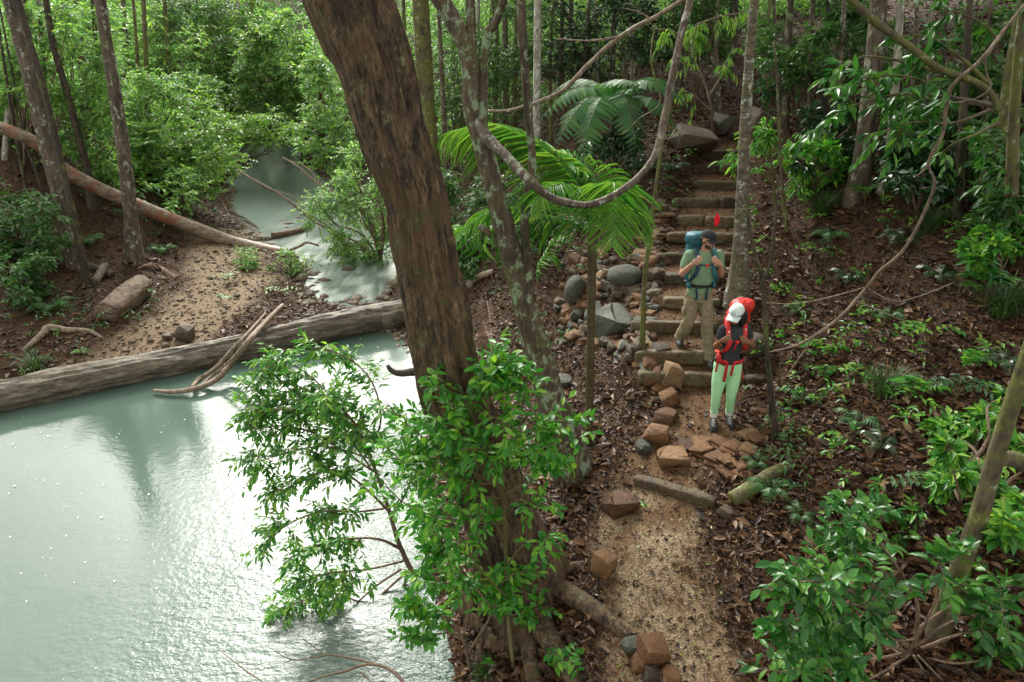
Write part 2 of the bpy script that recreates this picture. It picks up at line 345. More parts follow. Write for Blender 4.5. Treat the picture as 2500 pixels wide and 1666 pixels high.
# the lower path: centre line and half width
PATH_PX = [(1660,1760,1.08,.62),(1650,1660,1.12,.80),(1650,1520,1.25,.78),(1610,1400,1.32,.72),(1585,1300,1.39,.70),(1610,1215,1.45,.70),(1640,1120,1.6,.62),(1720,1030,1.75,.6),(1710,960,1.75,.6)]
PATHC = np.array([[*PZ(u, v, z)[:2], w] for u, v, z, w in PATH_PX] + [[c[0][0], c[0][1], .6] for c in STEPS] + [[*PZ(1960,290,4.25)[:2], .55], [*PZ(2150,248,4.6)[:2], .5]])
PATHS = spline(PATHC, 400)
SANDC = spline(np.array([[*PZ(u, v, z)[:2], w] for u, v, z, w in [(180,930,.2,.6),(330,860,.33,.9),(480,770,.26,.9),(560,690,.25,1.2),(560,620,.28,1.3),(600,570,.1,1.0)]]), 60)
def near(x, y, C):
    d = np.full(x.shape, 9.0)
    for cx, cy, w in C: d = np.minimum(d, np.hypot(x - cx, y - cy) / w)
    return d
LANDX = [(1680,1215,1440),]
def ground_h(x, y, detail=True):
    z = tps(x, y)
    hc = np.interp(y, _sy, _sxc); hw = np.interp(y, _sy, _shw); yy = y + .03 * (x - hc)
    k = np.searchsorted(_sy, yy.ravel()).reshape(yy.shape)
    zs = 1.75 + RISE * k + .02 * np.where(k > 0, (yy - _sy[np.clip(k - 1, 0, 12)]), 0)
    w = (1 - smooth(np.abs(x - hc), hw * .96, hw + .35)) * smooth(y, _sy[0] - .6, _sy[0] - .2) * (1 - smooth(y, _sy[-1] + .3, _sy[-1] + 1.2))
    z = z * (1 - w) + zs * w
    if detail:
        dp = near(x, y, PATHS); pw = 1 - smooth(dp, .6, 1.3)
        a = .07 * fbm(x * .9, y * .9, 1.0, 3) + .03 * fbm(x * 4, y * 4, 3.0, 3)
        z = z + a * (1 - .75 * pw) * np.where(z > -.1, 1, .3) * np.clip((np.abs(z) + .04) / .25, .15, 1) - .03 * pw
    return z
def axis(lo, hi, a, b, st, gr=1.10):
    c = list(np.arange(a, b, st)); s = st; x = c[-1]
    while x < hi: s *= gr; x += s; c.append(x)
    s = st; x = a; l = []
    while x > lo: s *= gr; x -= s; l.append(x)
    return np.array(l[::-1] + c)
GX = axis(-90, 90, -7.5, 8.5, .065); GY = axis(-6, 130, 3.6, 19, .065)
MX, MY = np.meshgrid(GX, GY, indexing='ij')
GZ = ground_h(MX, MY)
def H(x, y):
    x = np.asarray(x, float); y = np.asarray(y, float)
    i = np.clip(np.searchsorted(GX, x) - 1, 0, len(GX) - 2); j = np.clip(np.searchsorted(GY, y) - 1, 0, len(GY) - 2)
    fx = np.clip((x - GX[i]) / (GX[i + 1] - GX[i]), 0, 1); fy = np.clip((y - GY[j]) / (GY[j + 1] - GY[j]), 0, 1)
    return GZ[i, j] * (1 - fx) * (1 - fy) + GZ[i + 1, j] * fx * (1 - fy) + GZ[i, j + 1] * (1 - fx) * fy + GZ[i + 1, j + 1] * fx * fy
def G(u, v, dz=0.0):
    """the point of the ground seen at a photo position"""
    d = ray(u, v); t = np.concatenate([np.arange(2, 30, .03), np.arange(30, 140, .2)])
    p = CAMP + d * t[:, None]; g = np.maximum(H(p[:, 0], p[:, 1]), 0); hit = np.nonzero(p[:, 2] < g)[0]
    q = p[hit[0]] if len(hit) else CAMP + d * 70
    return np.array([q[0], q[1], float(np.maximum(H(q[0], q[1]), 0)) + dz])
def on(x, y, dz=0.0): return np.array([x, y, float(H(x, y)) + dz])

DPATH = near(MX, MY, PATHS); DSAND = near(MX, MY, SANDC)
pathw = 1 - smooth(DPATH + .28 * fbm(MX * 2.2, MY * 2.2, 0, 4), .42, 1.12)
sandw = 1 - smooth(DSAND + .3 * fbm(MX * 1.3, MY * 1.3, 4, 4), .55, 1.15)
lowerp = 1 - smooth(MY, PZ(1600,1230,1.45)[1] - .1, PZ(1600,1190,1.45)[1] + .25)
mossw = smooth(fbm(MX * .8, MY * .8, 7, 4), .12, .5) * (1 - smooth(GZ, .5, 1.0)) * smooth(MX, -3, -.5) * (1 - smooth(MY, 8, 12))

# ground material: wet soil, trodden chip path, sand of the bar, moss by the waterline
def ground_mat():
    m, t, b, out = nodes('wet_forest_soil'); v = coords(t)
    n1 = noise(t, v, 1.6, 6, .7); n2 = noise(t, v, 14, 5, .75); n3 = noise(t, v, 55, 3, .7)
    soil = ramp(t, n2, [(.3, (.012, .007, .004)), (.5, (.036, .020, .012)), (.72, (.075, .042, .024))]).outputs[0]
    soil = mixc(t, soil, (.085, .045, .020), math_(t, 'MULTIPLY', n1, .5))
    vo = t.nodes.new('ShaderNodeTexVoronoi'); vo.inputs['Scale'].default_value = 60; t.links.new(v, vo.inputs['Vector'])
    chip = ramp(t, vo.outputs['Color'], [(.15, (.17, .115, .068)), (.5, (.285, .212, .135)), (.85, (.41, .33, .225))]).outputs[0]
    dirt = ramp(t, n3, [(.3, (.060, .033, .016)), (.7, (.185, .105, .052))]).outputs[0]
    a = {k: N(t, 'ShaderNodeAttribute', attribute_name=k).outputs['Fac'] for k in ('pathw', 'sandw', 'lowp', 'mossw')}
    chipf = math_(t, 'MULTIPLY', a['lowp'], ramp(t, noise(t, v, 1.9, 5, .65), [(.38, (0, 0, 0)), (.62, (.92, .92, .92))]).outputs[0])
    pc = mixc(t, dirt, chip, chipf)
    sand = ramp(t, n3, [(.25, (.145, .100, .060)), (.75, (.30, .222, .142))]).outputs[0]
    sand = mixc(t, sand, (.21, .155, .105), n1)
    c = mixc(t, soil, pc, a['pathw']); c = mixc(t, c, sand, a['sandw']); c = mixc(t, c, (.035, .06, .012), a['mossw'])
    t.links.new(c, b.inputs['Base Color']); b.inputs['Roughness'].default_value = .85; b.inputs['Specular IOR Level'].default_value = .2
    bump(t, b, math_(t, 'ADD', n2, math_(t, 'MULTIPLY', vo.outputs['Distance'], .6)), .8, .03)
    return m
M_GROUND = ground_mat()
def ground_objects():
    nx, ny = MX.shape; idx = np.arange(nx * ny).reshape(nx, ny)
    Q = np.stack([idx[:-1, :-1], idx[1:, :-1], idx[1:, 1:], idx[:-1, 1:]], -1).reshape(-1, 4)
    V = np.stack([MX, MY, GZ], -1).reshape(-1, 3); at = {'pathw': pathw.ravel(), 'sandw': sandw.ravel(), 'lowp': lowerp.ravel(), 'mossw': mossw.ravel()}
    pc = pathw.ravel()[Q].mean(1) > .5; sc = (sandw.ravel()[Q].mean(1) > .5) & ~pc
    for nm, sel in (('forest_floor', ~pc & ~sc), ('footpath', pc), ('sand_bar', sc)):
        q = Q[sel]; us, inv = np.unique(q, return_inverse=True)
        me = raw_mesh(nm, V[us], inv.reshape(-1, 4), True, {k: a[us] for k, a in at.items()})
        tag(obj(nm, me, M_GROUND), kind='structure')
ground_objects()

# ------------------------------------------------------------------ the creek: milky water with real ripples
def creek():
    xs = axis(-60, 12, -9.5, .9, .055, 1.12); ys = axis(-6, 75, 3.8, 13, .055, 1.06)
    X, Y = np.meshgrid(xs, ys, indexing='ij')
    # downstream pool: fine current ripples; upstream: broken rapids among the stones
    rap = smooth(Y, 14.5, 18) * (1 - smooth(Y, 22.5, 30)) * smooth(X, -9, -6)
    cur = smooth(X, -5.6, -2.9) * (1 - smooth(Y, 9, 12.5)) * (.35 + .65 * smooth(fbm(X * .5, Y * .5, 9, 3), -.35, .35))
    warp = .5 * fbm(X * .5, Y * .5, 2, 3)
    z = .0025 * fbm(X * 1.0 + warp, Y * 1.8 + warp, 0, 3) + cur * .010 * fbm(X * 2.6 + 2 * warp, Y * 3.8 - warp, 5, 4)
    z += rap * (.05 * fbm(X * 1.5, Y * 1.5, 8, 4) + .02)
    foam = rap * smooth(fbm(X * 2.6, Y * 1.8, 3, 5), -.12, .35)
    nx, ny = X.shape; idx = np.arange(nx * ny).reshape(nx, ny)
    Q = np.stack([idx[:-1, :-1], idx[1:, :-1], idx[1:, 1:], idx[:-1, 1:]], -1).reshape(-1, 4)
    me = raw_mesh('creek', np.stack([X, Y, z], -1).reshape(-1, 3), Q, True, {'foam': foam.ravel(), 'cur': cur.ravel(), 'shallow': smooth(Y, 14, 19).ravel()})
    m, t, b, out = nodes('milky_creek_water'); v = coords(t)
    n = noise(t, v, .35, 4, .6); c = ramp(t, n, [(.3, (.060, .096, .079)), (.7, (.076, .116, .095))]).outputs[0]
    f = N(t, 'ShaderNodeAttribute', attribute_name='foam').outputs['Fac']
    sh = N(t, 'ShaderNodeAttribute', attribute_name='shallow').outputs['Fac']
    c = mixc(t, c, (.13, .17, .146), sh); c = mixc(t, c, (.42, .47, .44), f)
    t.links.new(c, b.inputs['Base Color']); b.inputs['Roughness'].default_value = .07; b.inputs['IOR'].default_value = 1.33
    cu = N(t, 'ShaderNodeAttribute', attribute_name='cur').outputs['Fac']
    t.links.new(math_(t, 'ADD', math_(t, 'MULTIPLY_ADD', cu, -.03, .07), math_(t, 'MULTIPLY', sh, .10)), b.inputs['Roughness'])
    w = noise(t, coords(t, (1, 1.5, 1)), 6, 4, .6); w2 = noise(t, v, 17, 3, .55)
    bump(t, b, math_(t, 'MULTIPLY', math_(t, 'ADD', w, math_(t, 'MULTIPLY', w2, .35)), math_(t, 'MULTIPLY_ADD', cu, .95, .05)), .9, .05)
    tag(obj('creek', me, m), kind='structure')
creek()
# ------------------------------------------------------------------ wood and stone materials
B_MAIN = bark_mat('rough_brown_bark', (.034, .022, .012), (.175, .112, .060), lichen=(.22, .23, .12), lic=.24, moss=.28, mosscol=(.06, .065, .016), scale=12, stretch=.22, bstr=1.0, red=(.11, .055, .028), crisp=.55)
B_LICH = bark_mat('lichen_bark', (.04, .027, .017), (.13, .092, .055), lichen=(.24, .32, .21), lic=.50, moss=.34, scale=8)
B_MOSS = bark_mat('mossy_bark', (.04, .03, .02), (.13, .10, .06), lichen=(.28, .33, .22), lic=.32, moss=.62, mosscol=(.11, .12, .02), scale=8)
B_DARK = bark_mat('wet_dark_bark', (.018, .013, .010), (.075, .052, .036), lichen=(.22, .26, .2), lic=.2, moss=.3, scale=9)
B_GREY = bark_mat('spotted_grey_bark', (.045, .031, .021), (.14, .104, .070), lichen=(.30, .33, .26), lic=.42, moss=.25, scale=7)
B_PALE = bark_mat('pale_smooth_bark', (.20, .18, .14), (.42, .40, .34), lichen=(.55, .60, .54), lic=.42, moss=.12, scale=6, stretch=.5, bstr=.4)
B_BAND = bark_mat('banded_pale_bark', (.055, .040, .024), (.20, .165, .115), lichen=(.42, .46, .42), lic=.42, moss=.40, mosscol=(.07, .075, .018), scale=7, stretch=2.4, bstr=.4)
B_TWIG = bark_mat('brown_twig', (.09, .055, .035), (.22, .15, .10), lic=.1, scale=20, bstr=.3)
B_DEAD = bark_mat('bare_dead_branch', (.12, .08, .055), (.30, .225, .165), lichen=(.5, .52, .46), lic=.25, scale=12, bstr=.4)
B_STEM = plain_mat('green_brown_stem', (.10, .085, .035), .55)
B_LOG = bark_mat('weathered_log', (.040, .029, .019), (.215, .178, .13), lichen=(.34, .36, .28), lic=.10, moss=.16, mosscol=(.09, .095, .035), scale=10, stretch=(.16, .5, 1.3), bstr=1.0, rough=.6)
B_FALL = bark_mat('peeled_fallen_trunk', (.10, .062, .042), (.34, .265, .20), lichen=(.12, .075, .05), lic=.30, moss=.0, scale=6, stretch=(.25, .6, 1.2), bstr=.35, rough=.5, red=(.26, .085, .04))
B_ROT = bark_mat('rotten_log', (.055, .028, .016), (.24, .17, .115), lichen=(.36, .36, .28), lic=.24, moss=.15, scale=9, stretch=(.5, .3, 1), bstr=1.0)
B_PALM = bark_mat('ringed_palm_stem', (.05, .03, .015), (.10, .075, .03), lichen=(.20, .19, .1), lic=.12, moss=.25, mosscol=(.05, .075, .012), scale=6, stretch=5, bstr=.3, rough=.45)
R_SAND = rock_mat('rusty_sandstone', [(.2, (.075, .034, .014)), (.42, (.20, .088, .030)), (.6, (.28, .145, .058)), (.85, (.36, .25, .14))], 3.0)
R_BROWN = rock_mat('brown_fieldstone', [(.2, (.06, .04, .026)), (.45, (.14, .095, .06)), (.65, (.20, .15, .10)), (.9, (.26, .24, .19))], 3.2, mosscol=(.075, .08, .028), mossamt=.3)
R_GREY = rock_mat('grey_basalt', [(.2, (.06, .062, .05)), (.5, (.125, .13, .105)), (.8, (.20, .205, .175))], 4.0, mosscol=(.085, .10, .04), mossamt=.5)
R_STEP = rock_mat('step_stone', [(.2, (.040, .026, .013)), (.5, (.105, .070, .036)), (.85, (.19, .145, .078))], 3.5, mosscol=(.09, .095, .03), mossamt=.35)
ROCKS = [rock_mesh('stone', 100 + i, sd=2) for i in range(7)]
BOULD = [rock_mesh('boulder', 200 + i, planes=8, sd=3, round_=.72, rough=.05) for i in range(3)]
_rv = {}
def rock(name, p, s, mat, parent=None, rot=None, variant=None, pool=None):
    pool = pool or ROCKS; i = RNG.integers(len(pool)) if variant is None else variant
    key = (id(pool), i, mat.name)
    if key not in _rv:
        me = pool[i].copy(); me.materials.clear(); me.materials.append(mat); _rv[key] = me
    o = bpy.data.objects.new(name, _rv[key]); COL.objects.link(o); o.parent = parent
    o.location = np.asarray(p, float) - (np.array(root_loc(parent)) if parent else 0)
    o.rotation_euler = rot if rot is not None else RNG.uniform(-.35, .35, 3) + np.array([0, 0, RNG.uniform(0, 6.28)])
    o.scale = s; return o
def wide(u, v, px, p=None):
    """metres that px photo pixels span at the ground point seen at (u, v)"""
    return px * depth(G(u, v) if p is None else p) / FPX

# ------------------------------------------------------------------ stone stair
st = thing('stone_stair', 'long flight of low brown stone steps climbing the hillside behind the hikers', 'stairs', STEPS[0][0])
for k, (c, a, b, zb) in enumerate(STEPS):
    root = obj('step', None, None, st); root.location = np.array(c) - np.array(root_loc(st)); _LOC[root.name] = tuple(c)
    x = a[0] - .02 + RNG.normal(0, .08); xe = b[0] + .04 + RNG.normal(0, .08); yw = RNG.normal(0, .035)
    while x < xe - .08:
        w = min(RNG.uniform(.45, 1.3), xe - x);
        if xe - (x + w) < .16: w = xe - x
        h = RISE + RNG.uniform(.02, .06); d = RNG.uniform(.12, .17); t = (x + w / 2 - a[0]) / max(.1, b[0] - a[0])
        y = a[1] * (1 - t) + b[1] * t + d / 2 - .07 + RNG.normal(0, .02) + yw * (t - .5) * 1.4
        V, F = ico(3); p4 = (np.abs(V) ** 12).sum(1) ** (-1 / 12); V = V * p4[:, None] * np.array([w, d, h]) * .51
        V = V + .02 * np.stack([fbm(V[:, 0] * 7 + k, V[:, 1] * 9 + x, V[:, 2] * 9 + i * 5, 3) for i in range(3)], -1)
        o = obj('block', raw_mesh('block', V, F, True, {'rnd': np.full(len(V), RNG.random())}), R_STEP, root, origin=1)
        o.location = np.array([x + w / 2, y, zb + RISE - h / 2 + RNG.uniform(-.025, .02)]) - np.array(c); o.rotation_euler = (RNG.normal(0, .03), RNG.normal(.015, .02), RNG.normal(.0, .05))
        x += w + .012

# low slate risers between the edging beam and the woman
sl = thing('slate_ledge', 'layered rust brown slate ledges crossing the path below the woman', 'stone ledge', G(1780, 1120))
for (u0, v0, u1, v1, zoff) in [(1700,1105,1830,1165,.05), (1740,1085,1850,1115,.03), (1660,1098,1730,1090,.02), (1815,1066,1875,1085,.03), (1745,1125,1800,1160,.02), (1880,1010,1790,960,.02)]:
    a = G(u0, v0); b = G(u1, v1); L = np.linalg.norm(b - a); ang = math.atan2(b[1] - a[1], b[0] - a[0]); n = max(2, int(L / .17))
    for i in range(n):
        for lay in range(2):
            p = a + (b - a) * ((i + .5) / n) + np.array([RNG.normal(0, .02), RNG.normal(0, .02) + lay * .04, zoff - .035 + lay * .035])
            rock('slab', p, (L / n * RNG.uniform(.55, .75), RNG.uniform(.09, .15), RNG.uniform(.03, .045)), R_SAND, sl, rot=(RNG.normal(0, .08), RNG.normal(0, .08), ang + RNG.normal(0, .15)))

# edging beam across the path
a = G(1548, 1180); b = G(1745, 1238); a[2] += .045; b[2] += .045
V, F = ico(3); p4 = (np.abs(V) ** 7).sum(1) ** (-1 / 7); L = np.linalg.norm(b - a)
V = V * p4[:, None] * np.array([L / 2, .062, .075]); V += .006 * np.stack([fbm(V[:, 0] * 7, V[:, 1] * 20, V[:, 2] * 20 + i * 7, 3) for i in range(3)], -1)
o = obj('edging_beam', raw_mesh('edging_beam', V, F, True, {'rnd': np.full(len(V), .98)}), R_STEP); o.location = (a + b) / 2
o.rotation_euler = (0, -math.atan2(b[2] - a[2], math.hypot(b[0] - a[0], b[1] - a[1])), math.atan2(b[1] - a[1], b[0] - a[0]))
tag(o, 'long straight mossy brown stone beam laid across the path below the slate ledges', 'edging')

# ------------------------------------------------------------------ dry stone wall left of the stair
wl = thing('dry_stone_wall', 'tumbled dry stone wall of brown rubble left of the stair', 'stone wall', G(1480, 800))
def wall_region(u, v):
    lo = np.interp(u, [1370, 1400, 1450, 1500, 1560, 1610, 1650], [800, 838, 850, 862, 905, 960, 990])
    hi = np.interp(u, [1370, 1400, 1450, 1520, 1560, 1650], [700, 640, 612, 640, 620, 640])
    ur = np.interp(v, [500, 620, 700, 760, 800, 860, 900, 960], [1640, 1625, 1610, 1598, 1590, 1585, 1620, 1640])
    return hi < v < lo and u < ur
for v in np.arange(600, 985, 13.5):
    for u in np.arange(1368, 1650, 21):
        uu = u + RNG.uniform(-8, 8) + (v % 2) * 8; vv = v + RNG.uniform(-6, 6)
        if not wall_region(uu, vv): continue
        if (abs(uu - 1525) < 44 and abs(vv - 675) < 28) or (abs(uu - 1400) < 24 and abs(vv - 705) < 34) or (abs(uu - 1495) < 38 and abs(vv - 775) < 45): continue
        p = G(uu, vv); s = wide(uu, vv, RNG.uniform(11, 21), p)
        p[2] += s * RNG.uniform(.05, .4)
        rock('stone', p, (s * RNG.uniform(.85, 1.5), s * RNG.uniform(.6, 1.0), s * RNG.uniform(.4, .75)), [R_SAND, R_SAND, R_BROWN, R_BROWN, R_GREY][RNG.integers(5)], wl)
for i in range(95):      # flat cobbles trodden into the slope beside the steps
    u = RNG.uniform(1545, 1650); v = RNG.uniform(490, 650)
    if u > np.interp(v, [490, 600, 650], [1650, 1632, 1615]) or u < np.interp(v, [490, 560, 650], [1610, 1570, 1545]): continue
    p = G(u, v); s = wide(u, v, RNG.uniform(6, 13), p)
    rock('stone', p, (s * 1.2, s, s * .4), [R_SAND, R_BROWN][RNG.integers(2)], wl, rot=(RNG.normal(0, .12), RNG.normal(0, .12), RNG.uniform(0, 6)))
def boulder(u, v, wpx, hpx, mat, label, pool=BOULD, variant=0, rot=(0, 0, 0), sink=.15, name='boulder'):
    p = G(u, v + hpx * .4); k = depth(p) / FPX; s = np.array([wpx / 2 * k, (wpx + hpx) / 4 * k, hpx / 2 * k * 1.05])
    p[2] += s[2] * (1 - sink) * .8
    return tag(rock(name, p, s, mat, rot=rot, variant=variant, pool=pool), label, 'rock')
boulder(1525, 674, 92, 54, R_GREY, 'smooth oval grey boulder lying on top of the dry stone wall', variant=0)
boulder(1401, 705, 50, 72, R_GREY, 'upright mossy grey boulder at the left end of the dry stone wall', variant=1, rot=(0, .15, 0))
boulder(1495, 772, 84, 92, R_GREY, 'large angular grey slab tilted in the middle of the dry stone wall', ROCKS, 2, (.5, .3, .4), .3)
boulder(1695, 350, 118, 42, R_BROWN, 'pale flat grey boulder overhanging a dark hollow above the stair', ROCKS, 1, (.35, .12, .25), -.5)
boulder(1765, 300, 60, 46, R_GREY, 'grey layered outcrop uphill of the overhanging boulder', ROCKS, 1, (.2, .1, .9))
boulder(1850, 305, 70, 80, R_BROWN, 'brown boulder behind the pale tree at the head of the stair', ROCKS, 3, (.1, .2, .2))
boulder(2135, 262, 70, 34, R_SAND, 'brown boulder beside the upper path bend', ROCKS, 5, (.1, 0, .5))
boulder(1840, 840, 56, 62, R_BROWN, 'brown rounded boulder right of the woman behind her elbow', variant=2)
boulder(1372, 930, 46, 34, R_GREY, 'mossy green stone by the foot of the forked lichen tree', ROCKS, 0, (.3, 0, .3))
boulder(455, 812, 46, 48, R_BROWN, 'yellowish rock on the gravel behind the great log', ROCKS, 6, (.2, .3, 0))
boulder(410, 822, 26, 20, R_BROWN, 'small grey rock just left of the yellowish rock behind the great log', ROCKS, 2)
boulder(228, 895, 30, 20, R_BROWN, 'low pale rock against the left half of the great log', ROCKS, 3)
for (u, v, w, h, mat, var, lab) in [
  (1475,1362,50,82,R_SAND,1,'upright rust and white stone at the left edge of the lower path'),
  (1592,1570,82,88,R_SAND,4,'big rounded orange stone by the path at the bottom edge'),
  (1562,1612,44,44,R_SAND,0,'small red stone leaning on the big orange stone by the path'),
  (1538,1572,44,38,R_GREY,5,'small dark grey stone left of the big orange stone'),
  (1640,1645,56,50,R_SAND,3,'tan stone at the bottom edge of the photo on the path side'),
  (1588,1640,44,52,R_BROWN,6,'dark brown stone standing at the bottom edge left of the tan stone'),
  (1512,1215,78,66,R_SAND,2,'flat tan stone left of the edging beam'),
  (1770,1248,40,30,R_BROWN,0,'small pale stone between the edging beam and the mossy log'),
  (1866,1535,34,52,R_SAND,1,'brown stone half hidden behind the glossy shrub'),
  (1640,908,52,66,R_SAND,4,'large flat brown stone topping the left edging of the stair foot'),
  (1634,968,50,44,R_SAND,5,'squared brown stone second in the row left of the woman'),
  (1624,1012,56,40,R_SAND,0,'orange split stone third in the row left of the woman'),
  (1603,1052,70,54,R_SAND,6,'wide flat dark red stone at the lower end of the edging row'),
  (1572,1088,46,36,R_GREY,3,'grey green stone beneath the wide dark red stone'),
  (1640,1108,86,48,R_SAND,2,'bright orange stone block across the path below the edging row'),
  (1612,852,50,36,R_BROWN,1,'brown wedge stone at the upper end of the edging row'),
  (1585,885,48,42,R_SAND,3,'stacked brown stone left of the large flat edging stone'),
  (1588,925,42,32,R_SAND,5,'small rusty stone low on the outer face of the edging')]:
    boulder(u, v, w, h, mat, lab, ROCKS, var, (RNG.normal(0, .15), RNG.normal(0, .15), RNG.normal(0, .5)), .5, 'edging_stone')

# ------------------------------------------------------------------ logs and deadwood
def px_path(pts, n=24, lift=0.0):
    """pts (u, v, width px, height above ground or water) -> points and radii"""
    P = []; Rr = []
    for (u, v, w, dz) in pts:
        p = G(u, v) if dz is not None else G(u, v); k = depth(p) / FPX; r = w / 2 * k
        # the given pixel is the middle of the piece: lift along z so that its middle is seen there
        q = PZ(u, v, p[2]); 
        for _ in range(4):
            g = max(float(H(q[0], q[1])), 0.0); q = PZ(u, v, g + dz + r * .7); 
        P.append(q); Rr.append(w / 2 * depth(q) / FPX)
    S = spline(np.column_stack([np.array(P), Rr]), n); return S[:, :3], S[:, 3]
def log_thing(name, label, pts, mat, cat='log', n=24, seg=14, rough=.12, ridge=.12, group=None, seed=0):
    P, r = px_path(pts, n); V, F = tube(P, r, seg, rough, 3, seed=seed, ridge=ridge)
    t = thing(name, label, cat, (P[0][0], P[0][1], P[0][2] - r[0]), group); MB().add(V, F).build('trunk', mat, t, True); return t, P, r
# the great log damming the pool (its far end rests by the big tree)
la = PZ(-160, 1008, .17); lb = PZ(1010, 757, .26); T_ = np.linspace(0, 1, 120)[:, None]
P = la + (lb - la) * T_; P[:, 2] += .03 * np.sin(T_[:, 0] * 9); r = np.interp(T_[:, 0], [0, .5, .85, 1], [.30, .30, .30, .29])
V, F = tube(P, r, 56, .05, 3, ridge=.14, seed=3, bark=.10)
ax = unit(lb - la); rel = V - la; L_ = rel @ ax; ang = np.arctan2(rel[:, 2] - (L_ * ax[2]), np.cross(np.broadcast_to(ax, rel.shape), rel)[:, 2])
cr = fbm(np.cos(ang) * 7, np.sin(ang) * 7, L_ * .45, 4); V = V - unit(rel - L_[:, None] * ax) * (.045 * smooth(cr, .1, .5))[:, None]
lg = thing('great_log', 'huge grey weathered log lying across the creek and holding back the pool', 'log', la - np.array([0, 0, .3]))
MB().add(V, F).build('trunk', B_LOG, lg, True)
# a squared notch block broken out of its far end
for (u, v, w, h) in [(905, 775, 60, 40), (965, 770, 70, 40)]:
    p = PZ(u, v, .26); V, F = box(p + np.array([0, -.14, 0]), (w * depth(p) / FPX, .30, .36), (0, 0, math.atan2(ax[1], ax[0])), .02); MB().add(V, F).build('broken_block', B_DARK if u < 930 else B_LOG, lg)
# the leaning fallen trunk on the far bank
fl = [(-60,300,28),(0,312,29),(70,340,31),(120,372,33),(150,410,34),(230,455,33),(350,508,33),(450,548,33),(560,590,32),(650,612,30),(710,622,24),(770,646,14)]
yy = [16.8,17.0,17.4,17.7,17.9,18.4,19.2,19.9,20.4,20.4,20.2,19.8]
P = np.array([PY(u, v, y) for (u, v, w), y in zip(fl, yy)]); r = np.array([w / 2 * depth(p) / FPX for (u, v, w), p in zip(fl, P)])
S = spline(np.column_stack([P, r]), 60); V, F = tube(S[:, :3], S[:, 3], 18, .06, 3, ridge=.08)
ft = thing('fallen_tree', 'peeled pale and reddish fallen trunk slanting over the far bank to the creek', 'fallen tree', on(P[-2][0], P[-2][1]))
MB().add(V, F).build('trunk', B_FALL, ft, True)
mb = MB()
for pts in ([(700,615,8),(735,600,7),(750,592,6),(778,600,5)], [(720,630,8),(800,650,6),(880,648,5),(960,640,4)], [(740,640,8),(790,690,6),(830,700,4)]):
    Q = np.array([PY(u, v, 20.1) for u, v, w in pts]); rr = [w / 2 * 22 / FPX for u, v, w in pts]; S = spline(np.column_stack([Q, rr]), 10); mb.add(*tube(S[:, :3], S[:, 3], 6))
mb.build('branch', B_DEAD, ft, True)
t_, P, r = log_thing('short_log', 'short thick rotting log lying on the sand of the left bank', [(258,768,58,-.02),(300,735,60,-.02),(345,700,56,-.02)], B_ROT, rough=.2, ridge=.2, n=20, seg=22, seed=5)
log_thing('mossy_log', 'mossy broken log beside the path right of the edging beam', [(1788,1222,40,0),(1840,1190,38,0),(1880,1160,32,0),(1925,1136,22,.02)], B_MOSS, rough=.15, seed=8)
log_thing('driftwood', 'forked reddish driftwood on leaf litter right of the big trunk', [(1145,700,18,0),(1155,685,18,0),(1180,672,16,.03),(1205,664,14,.03)], B_FALL, 'driftwood', seed=9)
log_thing('floating_log', 'short brown log stranded in the shallow creek upstream', [(665,577,18,0),(710,568,16,0),(758,556,14,0)], B_ROT, seed=10)
log_thing('dark_plank_log', 'dark rotten log at the foot of the leaning lichen trunk', [(95,645,20,0),(160,642,22,0),(230,655,20,0),(275,672,16,0)], B_DARK, seed=11)
log_thing('round_post', 'short grey post lying between the left bank trunks and the short log', [(232,690,20,0),(245,668,20,.05),(258,650,20,.1)], B_GREY, seed=12)
log_thing('thin_dead_pole', 'long thin dead pole lying just behind the fallen trunk', [(340,460,8,.3),(395,515,10,.1),(470,540,9,.02),(560,578,8,.02),(600,590,7,.02)], B_DEAD, 'dead branch', seg=6)
log_thing('root_arch', 'bare twisting root crawling over the soil of the left bank', [(60,855,12,0),(105,815,16,.05),(120,800,18,.08),(165,806,14,.03),(215,808,11,0),(250,825,7,0)], B_DEAD, 'root', seg=8)
# the branch draped over the great log
t_, P, r = log_thing('draped_branch', 'forked bare branch draped over the great log into the pool', [(375,953,7,.05),(420,957,11,.05),(480,948,13,.08),(530,925,14,.12),(570,880,15,.3),(610,830,15,.85),(645,790,13,.55),(690,745,10,.35)], B_DEAD, 'dead branch', n=30, seg=8, ridge=.05)
mb = MB()
for pts in ([(465,950,9,.08),(490,925,10,.1),(530,895,10,.3),(570,850,10,.7),(600,820,9,.85),(648,765,5,.6)], [(485,948,7,.1),(515,920,7,.15),(545,895,6,.3),(575,868,5,.45)], [(470,945,6,.05),(480,925,5,.12),(500,915,4,.2)]):
    Q, rr = px_path(pts, 16); mb.add(*tube(Q, rr, 6))
mb.build('branch', B_DEAD, t_, True)

